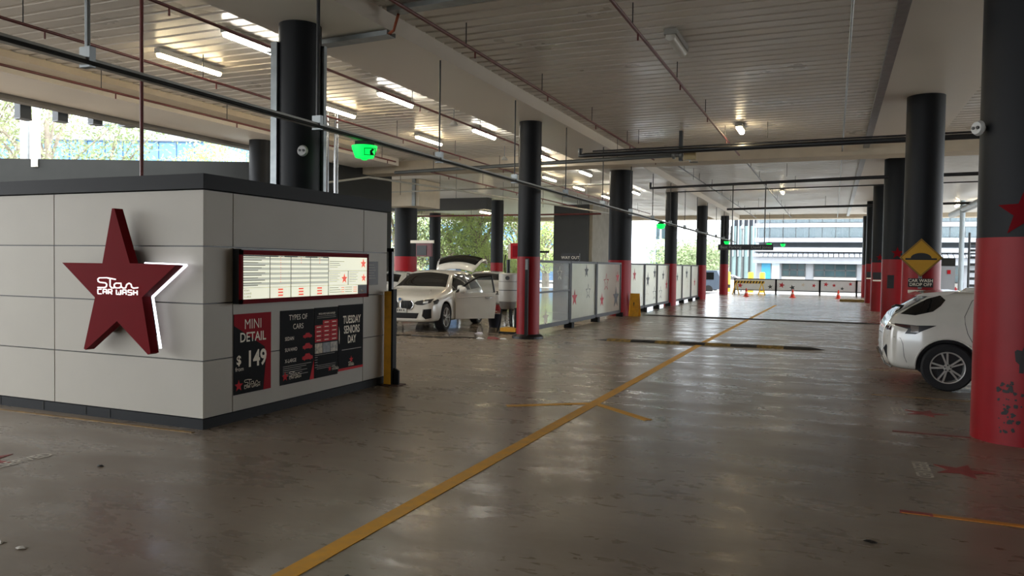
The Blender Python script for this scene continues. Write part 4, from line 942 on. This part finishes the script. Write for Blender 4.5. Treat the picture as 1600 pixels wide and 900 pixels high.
# ---- two more white cars behind
def simple_car(lab, loc, rz, paint):
    t = thing('sedan_car', lab, 'car', loc, rz=rz)
    st_ = [(.0,.40,.70,.66,.55,.5),(.06,.30,.92,.86,.74,.62),(.3,.26,1.0,.9,.83,.62),(.7,.24,1.06,.93,.87,.62),(1.1,.22,1.30,.95,.89,.58),(1.5,.2,1.40,.95,.89,.57),(2.2,.19,1.42,.94,.89,.58),(2.7,.19,1.30,.93,.89,.59),(3.1,.2,1.08,.92,.885,.66),(3.5,.2,.96,.88,.87,.72),(4.1,.22,.86,.80,.84,.68),(4.4,.26,.72,.68,.72,.6),(4.5,.34,.62,.58,.55,.5)]
    wh = [(x, s_, .32) for x in (.85, 3.6) for s_ in (-1, 1)]
    b_, bv_ = car_shell(st_, paint, 'body', t, wh, .375, .9)
    for s_ in (-1, 1):
        patch(bv_, [(.95,.99),(1.72,.97),(1.72,1.33),(1.4,1.32)], 'y', s_, cglass, 'rear_side_window', t, step=.1); patch(bv_, [(1.8,.97),(2.95,.96),(2.6,1.2),(2.3,1.33),(1.8,1.34)], 'y', s_, cglass, 'side_window', t, step=.1)
        patch(bv_, [(s_*.40,.68),(s_*.62,.72),(s_*.66,.62),(s_*.44,.60)], 'x', 1, lampc, 'head_lamp', t, step=.06); patch(bv_, [(s_*.40,.84),(s_*.68,.86),(s_*.70,.74),(s_*.42,.74)], 'x', -1, lampr, 'rear_lamp', t, step=.06)
    patch(bv_, [(3.12,-.62),(3.14,0),(3.12,.62),(2.62,.52),(2.58,0),(2.62,-.52)], 'z', 1, cglass, 'windscreen', t, .006, .1)
    patch(bv_, [(.78,-.55),(.78,.55),(1.3,.5),(1.3,-.5)], 'z', 1, cglass, 'rear_window', t, .006, .1)
    patch(bv_, [(-.35,.66),(.35,.66),(.3,.48),(-.3,.48)], 'x', 1, cblk, 'grille', t, .006, .08)
    for (x, s_, z) in wh: wheel(x, s_*.78, s_, .32, t)
    return t
simple_car('white sedan half hidden behind the crossover open door', (-12.7, 28.6, 0), -PI/2+.30, cpaint2)
simple_car('white car at the left of the crossover, mostly behind the kiosk', (-13.4, 23.4, 0), -PI/2+.15, cpaint2)
simple_car('small white car far away on the street behind the striped barrier', (-10.5, 70.0, -.34), .1, cpaint2)

# ------------------------------------------------------------------ wash bay equipment
VX, VY = -7.42, 17.5
t = thing('vacuum_machine', 'white cylindrical vacuum machine on legs beside the near red column', 'machine', (VX, VY, 0))
vw = mat('vacuum_white', 'b9b7b0', .35)
MB().lathe((VX,VY,0), [(.16,.56),(.20,.62),(.215,.74)], 'z', 28).build('lower_tank', mat('vacuum_grey', '6c6863', .4), t, smooth=True)
MB().lathe((VX,VY,0), [(.215,.745),(.225,.76),(.225,1.02)], 'z', 28).build('middle_tank', vw, t, smooth=True)
MB().lathe((VX,VY,0), [(.225,1.03),(.23,1.05),(.23,1.42),(.20,1.45)], 'z', 28).build('upper_tank', vw, t, smooth=True)
MB().lathe((VX,VY,0), [(.232,1.02),(.232,1.035)], 'z', 28).build('clamp_ring', black, t); MB().lathe((VX,VY,0), [(.232,1.235),(.232,1.245)], 'z', 28).build('clamp_ring', black, t)
MB().lathe((VX+.08,VY-.225,1.33), [(.05,-.02),(.05,.02)], 'y', 16).build('hose_port', black, t)
for (a, b2) in ((-.16,-.1),(.16,-.1),(0,.17)): MB().tube([(VX+a*.8,VY+b2*.8,.58),(VX+a,VY+b2,.2),(VX+a*1.3,VY+b2*1.5,.0)], .02, 8).build('leg', dark, t)
MB().tube([(VX,VY,1.44),(VX,VY,1.78)], .045, 10).build('black_riser', black, t)
MB().tube([(VX-.1,VY+.05,1.44),(VX-.13,VY+.06,1.7),(VX-.10,VY+.06,1.9)], .014, 8).build('cable', dark, t)
t = thing('red_sign_box', 'red backlit box sign mounted left of the near column top band', 'sign', (-7.05, 17.35, 1.85))
MB().box((-7.28,17.3,1.80), (-6.98,17.42,2.18)).build('case', brred, t); MB().box((-7.22,17.285,1.85), (-7.05,17.3,2.12)).build('dark_panel', print_red, t); MB().box((-6.98,17.33,1.95), (-6.3,17.37,2.0)).build('bracket', dark, t)
MB().box((-7.36,17.34,1.80), (-7.28,17.38,2.16)).build('white_edge', print_wht, t)
t = thing('red_sign_box', 'dark and red box sign on the stout column behind the crossover', 'sign', (-15.9, 28.0, 2.0))
MB().box((-16.0,27.9,1.95), (-15.3,28.05,2.50)).build('case', mat('sign_darkred', '5a1a1c', .4), t); MB().box((-15.95,27.88,2.0), (-15.5,27.9,2.4)).build('dark_panel', black, t); MB().box((-16.3,27.95,2.5), (-15.2,28.0,2.62)).build('white_top', print_wht, t)
t = thing('payment_kiosk', 'slim blue and white payment machine behind the crossover', 'machine', (-14.7, 28.6, 0))
MB().rbox((-15.0,28.5,0), (-14.4,28.9,1.72)).build('cabinet', mat('machine_blue', '5e7fa6', .4), t); MB().box((-14.95,28.47,1.40), (-14.45,28.5,1.62)).build('screen', mat('machine_screen', 'c6d8ea', .3), t); MB().box((-14.95,28.47,1.28), (-14.45,28.5,1.34)).build('slot', black, t)
t = thing('cleaning_trolley', 'low yellow topped trolley tray on the wet floor by the near column', 'trolley', (-7.35, 17.0, 0))
MB().rbox((-7.36,16.9,.05), (-6.95,17.25,.14)).build('tray', yellow, t); MB().box((-7.38,16.88,.0), (-6.93,17.27,.05)).build('base', dark, t)
MB().tube([(-7.0,17.1,.14),(-6.98,17.1,.62)], .02, 8).build('handle', black, t); MB().box((-7.04,17.02,.05), (-6.92,17.18,.62)).build('holder', dark, t)
t = thing('bucket', 'dark navy bucket under the crossover open door', 'bucket', (-8.25, 18.6, 0))
MB().lathe((-8.25,18.6,0), [(.15,0),(.20,.34),(.21,.35),(.19,.35)], 'z', 20).build('pail', mat('navy', '141c30', .5), t, smooth=True); MB().tube([(-8.45,18.6,.34),(-8.35,18.5,.42),(-8.15,18.5,.42),(-8.05,18.6,.34)], .008, 6).build('handle', steel, t)
def crumple(x, y, s, col_, nm, lab, cat, g=None):
    m = MB(); n = 8; m.v.append((x, y, s*.35))
    for q, f_ in ((.5, .3), (1, .0)):
        for k in range(n): a = 2*PI*k/n; rr = s*q*random.uniform(.6, 1.2); m.v.append((x+rr*math.cos(a)*1.3, y+rr*math.sin(a)*.7, max(.003, s*f_*random.uniform(.3, 1.3)+.004)))
    for k in range(n): m.f.append((0, 1+k, 1+(k+1) % n)); m.f.append((1+k, n+1+k, n+1+(k+1) % n, 1+(k+1) % n))
    tag(m.build(nm, mat('scrap_'+col_, col_, .5, var=.2, vs=20), smooth=True), lab, cat, g)
crumple(-7.75, 16.6, .10, 'cfd0dd', 'washing_cloth', 'pale crumpled cloth on the wet floor under the open door', 'cloth')
crumple(-6.95, 15.55, .14, '7c2a2c', 'washing_cloth', 'dark red cloth lying left of the near column foot', 'cloth'); crumple(-7.2, 15.45, .09, 'dfe3e4', 'washing_cloth', 'white cloth at the left end of the dark red cloth', 'cloth'); crumple(-6.72, 15.6, .08, 'dfe3e4', 'washing_cloth', 'white cloth touching the near column foot', 'cloth')
crumple(-9.0, 17.1, .12, 'cfd0d0', 'plastic_scrap', 'clear plastic scrap under the crossover bumper', 'litter')
t = MB().tube([(-10.5,15.2,.012),(-9.4,15.0,.012),(-8.9,15.35,.012),(-8.2,15.2,.012),(-7.6,15.5,.012),(-7.1,15.5,.012)], .012, 8).build('hose', black, smooth=True); tag(t, 'thin black hose lying on the floor before the crossover', 'hose')
# litter on the near floor
for (x, y, s, c_, lab) in ((-4.42,2.93,.035,'c9c4b8','curled white scrap at the lower left floor'),(-4.22,2.92,.03,'c9c4b8','small white lump beside the curled scrap'),(.62,4.33,.04,'c9c4b8','thin white scrap at the lower right floor'),(-.55,3.2,.02,'c0bcb0','tiny pale scrap at the bottom middle of the floor'),(-5.35,4.35,.03,'161412','dark leaf near the RESERVED lettering at left'),(-2.3,3.35,.03,'161412','dark crumb just right of the lane line near the bottom'),(.25,5.1,.035,'161412','dark flat scrap under the orange bay line')):
    crumple(x, y, s, c_, 'litter', lab, 'litter')

# ------------------------------------------------------------------ outside: buildings and trees
def at(u, v, axis, val):    # measured picture point -> world point on the plane axis = val
    d = R @ Vector(((u-800)/1200, (450-v)/1200, -1)); k = (val-(0, 0, 1.65)[axis])/d[axis]; return Vector((0, 0, 1.65))+d*k
bwhite = mat('render_white', '9da2a9', .7, var=.03); bglass = mat('facade_glass', '5c86b0', .12, metal=.3, var=.15, vs=.5); bgl2 = mat('window_teal', '2c3f44', .15, var=.3, vs=1.2)
bgrey = mat('facade_grey', '7e8288', .6); bpur = mat('facade_dark', '34363f', .5, var=.15, vs=.4); pale = mat('facade_pale', 'c2d2dc', .5)
G0 = -.35
# shop with flats above, straight across the street
Y1 = 74.0
xl = at(1183, 400, 1, Y1).x; xr = 24.0
ap = thing('apartment_building', 'white apartment block with balconies above a grey fronted shop across the street', 'building', ((xl+xr)/2, Y1+6, G0))
def Zv(v, u=1260, y=Y1): return at(u, v, 1, y).z
MB().box((xl, Y1, G0), (xr, Y1+14, Zv(402))).build('shop_wall', bgrey, ap)
MB().box((xl-.3, Y1-.8, Zv(412)), (xr, Y1, Zv(402))).build('shop_fascia', mat('fascia_mid', '8f939b', .5), ap)
m = MB()
x = xl-.2
while x < xr: m.prism([(Y1-1.2, Zv(402)+.02), (Y1+1.5, Zv(388)), (Y1+1.5, Zv(388)+.06), (Y1-1.2, Zv(402)+.10)], x, x+.36, 'x'); x += .42
o_ = m.build('canopy_slats', bwhite, ap); o_['kind'] = 'stuff'
MB().box((xl+1, Y1+.9, Zv(402)), (xr, Y1+1.5, Zv(388))).build('canopy_back', mat('canopy_pale', 'a3a7ab', .6), ap)
def win(p, x0, x1, z0, z1, y, cols, rows=1, g=bgl2, fm=None):
    f = MB(); w = .09
    for k in range(cols+1): xx = lerp(x0, x1, k/cols); f.box((xx-w/2, y-.08, z0), (xx+w/2, y, z1))
    for k in range(rows+1): zz = lerp(z0, z1, k/rows); f.box((x0, y-.08, zz-w/2), (x1, y, zz+w/2))
    o_ = f.build('window', fm or frm, p); MB().box((x0, y-.04, z0), (x1, y-.01, z1)).build('pane', g, o_); return o_
ux = lambda u, v=420, y=Y1: at(u, v, 1, y).x
win(ap, ux(1222), ux(1258), Zv(432), Zv(412), Y1, 3, 2); win(ap, ux(1272), ux(1338), Zv(432), Zv(412), Y1, 4, 2); win(ap, ux(1352), ux(1420), Zv(432), Zv(412), Y1, 4, 2)
win(ap, ux(1478), ux(1500), Zv(440), Zv(412), Y1, 2, 2)
for a, b2 in ((1222,1258),(1272,1338),(1352,1420)): MB().box((ux(a), Y1-.06, Zv(438)), (ux(b2), Y1, Zv(432))).build('stall_riser', mat('riser', 'b9b5ab', .6), ap)
MB().box((ux(1190), Y1-.06, G0), (ux(1204), Y1, Zv(412))).build('cyan_door', mat('cyan', '3f93b8', .3), ap); MB().box((ux(1206), Y1-.05, G0), (ux(1218), Y1, Zv(412))).build('glass_door', pale, ap)
levels = [(387,374),(372,353),(349,332),(328,306)]
MB().box((xl, Y1+1.5, Zv(402)), (xr, Y1+14, Zv(300)+3)).build('upper_wall', mat('flat_wall', '6d757c', .7), ap)
for li, (vb, vt) in enumerate(levels):
    z0 = Zv(vb); z1 = z0+2.75
    MB().box((xl-.2, Y1-.6, z0-.38), (xr, Y1+1.5, z0)).build('floor_slab', bwhite, ap)
    x = xl+.3; k = 0
    while x < xr-2.4 and li:
        if k % 3 != 2: win(ap, x, x+2.1, z0+.1, z1-.25, Y1+1.48, 3, 1, bgl2, bwhite)
        else: MB().box((x, Y1+.2, z0), (x+1.9, Y1+1.5, z1-.3)).build('wall_fin', mat('fin_cream', '9a9b98', .6), ap)
        x += 2.3; k += 1
    if li:
        m = MB(); x = xl
        while x < xr: m.box((x, Y1-.55, z0), (x+.04, Y1-.5, z0+1.0)); x += 1.1
        m.box((xl, Y1-.56, z0+.97), (xr, Y1-.48, z0+1.03)); m.build('balcony_rail', frm, ap)
        MB().box((xl, Y1-.53, z0+.05), (xr, Y1-.51, z0+.95)).build('balcony_glass', mat('balcony_glass', '6f8088', .1, alpha=.5), ap)
for k in range(26):
    x = random.uniform(xl+1, xr-1); z = random.choice([Zv(v) for v in (372, 349, 328)])
    MB().lathe((x, Y1-.1, z), [(.1,0),(.16,.2),(.35,.5),(.25,.9),(.05,1.1)], 'z', 8).build('balcony_plant', mat('plant', '4c5a44', .8, var=.3), ap)
# dark tower with pale vertical tubes
def tower(nm, lab, u0, u1, v0, y, m_, depth=8, cat='building'):
    x0, x1 = at(u0, 400, 1, y).x, at(u1, 400, 1, y).x; z = at((u0+u1)/2, v0, 1, y).z
    t = thing(nm, lab, cat, ((x0+x1)/2, y, G0)); MB().box((x0, y, G0), (x1, y+depth, z)).build('wall', m_, t); return t, x0, x1, z
t, x0, x1, z = tower('office_tower', 'dark slate tower with pale vertical tubes left of the apartments', 1142, 1181, 320, 92, bpur)
for k in range(5): x = lerp(x0, x1, (k+.5)/5); MB().box((x-.06, 91.6, 3), (x+.06, 92, z)).build('vertical_fin', pale, t)
MB().box((x0, 91.9, G0), (x1, 92, 6.5)).build('glass_base', mat('base_glass', '8ea6a6', .3), t)
for k in range(4): MB().box((lerp(x0, x1, k/4)-.1, 91.7, G0), (lerp(x0, x1, k/4)+.1, 91.9, 6.5)).build('mullion', frm, t)
t, x0, x1, z = tower('office_building', 'far pale building with long horizontal window bands', 1030, 1135, 374, 150, bwhite, 20)
for k in range(5): zz = z-1.2-k*3.1; MB().box((x0-.2, 149.7, zz-1.4), (x1+.2, 150, zz)).build('window_band', mat('band', '8d9aa8', .4), t)
t, x0, x1, z = tower('office_building', 'tall pale blue tower seen beside the thick column', 1006, 1026, 356, 160, mat('tower_blue', '9fb4c6', .4), 14)
for k in range(7): MB().box((x0, 159.8, 4+k*4), (x1, 160, 4.3+k*4)).build('floor_line', pale, t)
t, x0, x1, z = tower('office_building', 'white building with dark window squares left of the thick column', 936, 953, 330, 95, bwhite, 10)
for k in range(5):
    for q in range(2): MB().box((lerp(x0,x1,.15+q*.45), 94.9, 1+k*2.4), (lerp(x0,x1,.45+q*.45), 95, 2.6+k*2.4)).build('window', bgl2, t)
t, x0, x1, z = tower('office_building', 'white building with square windows behind the third column', 1022, 1050, 374, 120, bwhite, 10)
for k in range(3):
    for q in range(3): MB().box((lerp(x0,x1,.1+q*.3), 119.9, 2+k*4), (lerp(x0,x1,.3+q*.3), 120, 4.4+k*4)).build('window', bgl2, t)
# blue glass hall behind the trees on the left
def slanted(nm, lab, ua, ub, dist, vt, m_, vb=None, n=14):
    da = at(ua, 300, 1, 1.0)-Vector((0,0,1.65)); db = at(ub, 300, 1, 1.0)-Vector((0,0,1.65))
    f = lambda d, u: Vector((0,0,1.65))+d*(dist/ (Vector((d.x, d.y, 0)).dot(Vector((-.385, .922, 0)))))
    A = f(da, ua); B = f(db, ub); A.z = B.z = 0
    h = 1.65+dist*(408-vt)/1200; d = (B-A).normalized(); L = (B-A).length; nn_ = Vector((-d.y, d.x, 0))
    t = thing(nm, lab, 'building', ((A.x+B.x)/2, (A.y+B.y)/2, G0))
    MB().obox((A+B)/2+Vector((0,0,h/2))+nn_*4, d*L/2, nn_*4, (0,0,h/2)).build('glass_wall', m_, t)
    for k in range(n+1): MB().obox(A+d*(L*k/n)+Vector((0,0,h/2)), d*.08, nn_*.1, (0,0,h/2)).build('mullion', mat('mullion_blue', '5f7fa0', .4), t)
    MB().obox((A+B)/2+Vector((0,0,h*.55)), d*L/2, nn_*.15, (0,0,.5)).build('white_band', bwhite, t)
    MB().obox((A+B)/2+Vector((0,0,h+.4)), d*(L/2+.5), nn_*.6, (0,0,.5)).build('roof_edge', bwhite, t)
    return t
slanted('glass_building', 'long blue glass building behind the trees left of the kiosk column', -60, 330, 62, 222, bglass)
slanted('glass_building', 'taller blue glass building farther right behind the trees', 165, 440, 90, 198, bglass)
slanted('glass_building', 'blue glass block behind the trees in the middle distance', 590, 900, 85, 345, bglass)
# light pole with two white banner boards
A = at(57, 200, 1, 14.9)
t = thing('banner_pole', 'pale street pole with two white banner boards at the left', 'pole', (A.x, 14.9, G0))
MB().cyl((A.x, 14.9, G0), (A.x, 14.9, 8), .10, 12).build('pole', pale, t)
MB().cyl((A.x-.05, 14.7, 3), (A.x-.05, 14.7, 5.9), .06, 10).build('dark_post', galv, t)
for s_ in (-1, 1): MB().box((A.x+s_*.20-.13, 14.65, 4.2), (A.x+s_*.20+.13, 14.7, 5.5)).build('banner_board', print_wht, t)
# dark louvre fins hanging outside the left edge beam
for k, (u, v) in enumerate(((33, 184), (92, 188), (147, 193), (197, 196))):
    p = at(u, v, 0, -15.5); o_ = thing('hanging_fin', 'dark hanging fin outside the edge beam, %s from the left' % ['first', 'second', 'third', 'fourth'][k], 'fin', (p.x, p.y, p.z), 'dark fins along the left edge')
    MB().box((p.x-.18, p.y-.02, p.z), (p.x+.0, p.y+.22, 5.3)).build('blade', mat('fin_dark', '3a3f44', .5), o_); MB().box((p.x-.18, p.y-.035, p.z-.02), (p.x+.01, p.y+.235, p.z)).build('end_cap', bgrey, o_)
# trees
bark = mat('bark', '8f8578', .8, var=.3, vs=6)
LEAF = [mat('leaf_olive', 'a0ab80', .6, var=.3, vs=.8), mat('leaf_bright', 'b4c67e', .6, var=.3, vs=.8), mat('leaf_dark', '8c9c70', .6, var=.3, vs=.8)]
def tree(lab, x, y, h, r, n, lm, ls=.16, trunk=.35, low=.25, droop=.0, cl=26):
    t = thing('tree', lab, 'tree', (x, y, G0), 'trees outside'); m = MB(); B0 = Vector((x, y, G0))
    top = B0+Vector((random.uniform(-.5,.5), random.uniform(-.5,.5), h*.75)); m.tube([B0, (B0+top)/2+Vector((.2,.1,0)), top], [trunk, trunk*.7, trunk*.25], 8)
    cs = []
    for k in range(cl):
        a = random.uniform(0, 2*PI); zz = random.uniform(low, .95); rr = r*math.sqrt(max(0, 1-((zz-.55)/.5)**2))*random.uniform(.3, 1)
        c = B0+Vector((rr*math.cos(a), rr*math.sin(a), h*zz)); cs.append(c)
        s0 = B0.lerp(top, min(.95, max(.25, zz-.15))); m.tube([s0, s0.lerp(c, .5)+Vector((0,0,.15)), c], [trunk*.25, trunk*.15, .02], 5)
    m.build('trunk', bark, t)
    f = MB(); cr_ = r*.34
    for k in range(n):
        c = random.choice(cs); q = Vector((random.gauss(0,1), random.gauss(0,1), random.gauss(0,.75)))*cr_*.55; p = c+q
        a = Vector((random.gauss(0,1), random.gauss(0,1), random.gauss(0,1)-droop)).normalized()*ls*random.uniform(.6,1.4); b_ = a.orthogonal().normalized()*ls*.38
        f.v += [tuple(p-a*.5), tuple(p+b_*.5), tuple(p+a*.5), tuple(p-b_*.5)]; i = len(f.v)-4; f.f.append((i, i+1, i+2, i+3))
    o_ = f.build('foliage', lm, t); o_['kind'] = 'stuff'; return t
def place(u, dist):
    d = at(u, 400, 1, 1.0)-Vector((0,0,1.65)); p = d*(dist/Vector((d.x, d.y, 0)).dot(Vector((-.385, .922, 0)))); return p.x, p.y
for (u, dist, h, r, n, lm, ls, lab) in (
    (-30, 34, 11.5, 4.2, 5200, 0, .20, 'sparse eucalyptus at the far left edge'), (70, 33, 10.5, 3.6, 4200, 0, .20, 'sparse eucalyptus behind the banner pole'), (165, 35, 8.8, 3.2, 3600, 2, .20, 'olive eucalyptus between the second and fourth fins'),
    (290, 46, 8.8, 2.6, 2600, 1, .22, 'small bright tree left of the far grey column'), (345, 50, 10, 3.0, 3200, 1, .22, 'bright green tree directly left of the grey column'), (420, 42, 8.2, 2.4, 2600, 1, .22, 'bright green tree showing between the grey column and kiosk column'),
    (612, 50, 6.6, 3.2, 4200, 0, .22, 'tree seen at the left of the stout red and black column'), (655, 66, 6.6, 3.0, 2500, 1, .25, 'thin tree just right of the stout column'), (705, 56, 6.4, 3.4, 6200, 2, .24, 'dense green tree behind the raised tailgate'),
    (745, 55, 6.6, 3.6, 6500, 1, .24, 'dense green tree left of the vacuum machine'), (765, 50, 3.0, 1.8, 2600, 1, .20, 'low bright shrub behind the white sedan'), (810, 60, 7.2, 3.2, 4200, 1, .24, 'leafy tree glimpsed between the column and dark shaft'),
    (1075, 110, 5.6, 5.5, 4200, 2, .5, 'rounded olive tree beyond the glass fence'), (1098, 105, 4.8, 4.2, 2600, 2, .5, 'rounded olive tree beside the fourth column'), (853, 62, 6.4, 2.4, 3200, 1, .24, 'leafy tree at the left side of the dark shaft')):
    x, y = place(u, dist); tree(lab, x, y, h, r, n, LEAF[lm], ls)
# low perimeter wall and mesh along the left wash bay opening
struct(MB().box((-25.6, 26, 0), (-25.4, 53, .85)).build('wall_perimeter', bwhite, world=True))
# street furniture beyond the exit
for k, (u, lab) in enumerate(((1137, 'yellow bollard just left of the striped barrier'), (1173, 'yellow bollard above the middle of the striped barrier'), (1191, 'yellow bollard above the right end of the striped barrier'))):
    p = at(u, 440, 1, 58); t = thing('bollard', lab, 'bollard', (p.x, 58, G0), 'yellow street bollards'); MB().lathe((p.x, 58, 0), [(.2, G0), (.2, 1.3), (.14, 1.38)], 'z', 16).build('post', mat('bollard_yellow', 'd8ab34', .5), t, smooth=True); MB().lathe((p.x, 58, 0), [(.205, .2), (.205, .45)], 'z', 16).build('black_band', black, t)
p = at(1080, 440, 1, 60); t = thing('parked_van', 'dark van beyond the fence end, left of the far columns', 'van', (p.x, 60, G0))
MB().prism([(p.x-2, .0), (p.x+2.2, .0), (p.x+2.3, .6), (p.x+1.9, 1.45), (p.x-1.9, 1.5), (p.x-2.1, .6)], 60, 61.8, 'y').build('body', mat('van_dark', '4a5666', .3), t)
for q in (-1.3, 1.3): MB().lathe((p.x+q, 60, -.02), [(.33, -.02), (.33, .2)], 'y', 18).build('wheel', tyre, t)
MB().box((p.x-1.7, 59.97, .75), (p.x+1.7, 60, 1.3)).build('side_window', cglass, t)
p = at(1160, 360, 1, 56); t = thing('street_lamp', 'thin street lamp pole before the slate tower', 'lamp', (p.x, 56, G0)); MB().cyl((p.x, 56, G0), (p.x, 56, 5.4), .05, 8).build('pole', galv, t); MB().lathe((p.x, 56, 4.3), [(.05,0),(.14,.12),(.10,.3),(.03,.4)], 'z', 12).build('globe', bwhite, t, smooth=True)
# right side beyond the hatchback: steel posts, frames and signs
for k, (u, w, z1, lab) in enumerate(((1502, .22, 6, 'fat pale street pole seen above the white hatchback'), (1514, .10, 5.2, 'dark steel gate post above the hatchback roof'))):
    p = at(u, 400, 1, 40); t = thing('steel_post', lab, 'post', (p.x, 40, 0)); MB().cyl((p.x, 40, 0), (p.x, 40, 4.85 if k == 0 else 3.4), w/2 if k else w*.5, 12).build('shaft', pale if k == 0 else frm, t)
p0 = at(1514, 400, 1, 40.3); p1 = at(1545, 400, 1, 40.3); t = thing('steel_gate', 'grey slatted steel gate at the right behind the hatchback', 'gate', ((p0.x+p1.x)/2, 40.3, 0))
for k in range(9): MB().box((p0.x, 40.28, .3+k*.32), (p1.x+2, 40.32, .42+k*.32)).build('slat', frm, t)
for x in (p0.x, p1.x+2): MB().box((x-.04, 40.26, 0), (x+.04, 40.34, 3.0)).build('upright', frm, t)
p = at(1480, 425, 1, 44); t = thing('wall_sign', 'white wall sign with a small red arrow behind the hatchback', 'sign', (p.x, 44, 0)); MB().box((p.x-.45, 44, 0), (p.x+.35, 44.08, 2.3)).build('panel', bwhite, t); MB().box((p.x-.45, 43.98, 1.9), (p.x+.35, 44, 2.3)).build('dark_header', dgrey, t); MB().prism([(p.x+.0,1.5),(p.x+.15,1.5),(p.x+.15,1.7),(p.x+.0,1.7)], 43.97, 43.99, 'y').build('red_mark', brred, t)
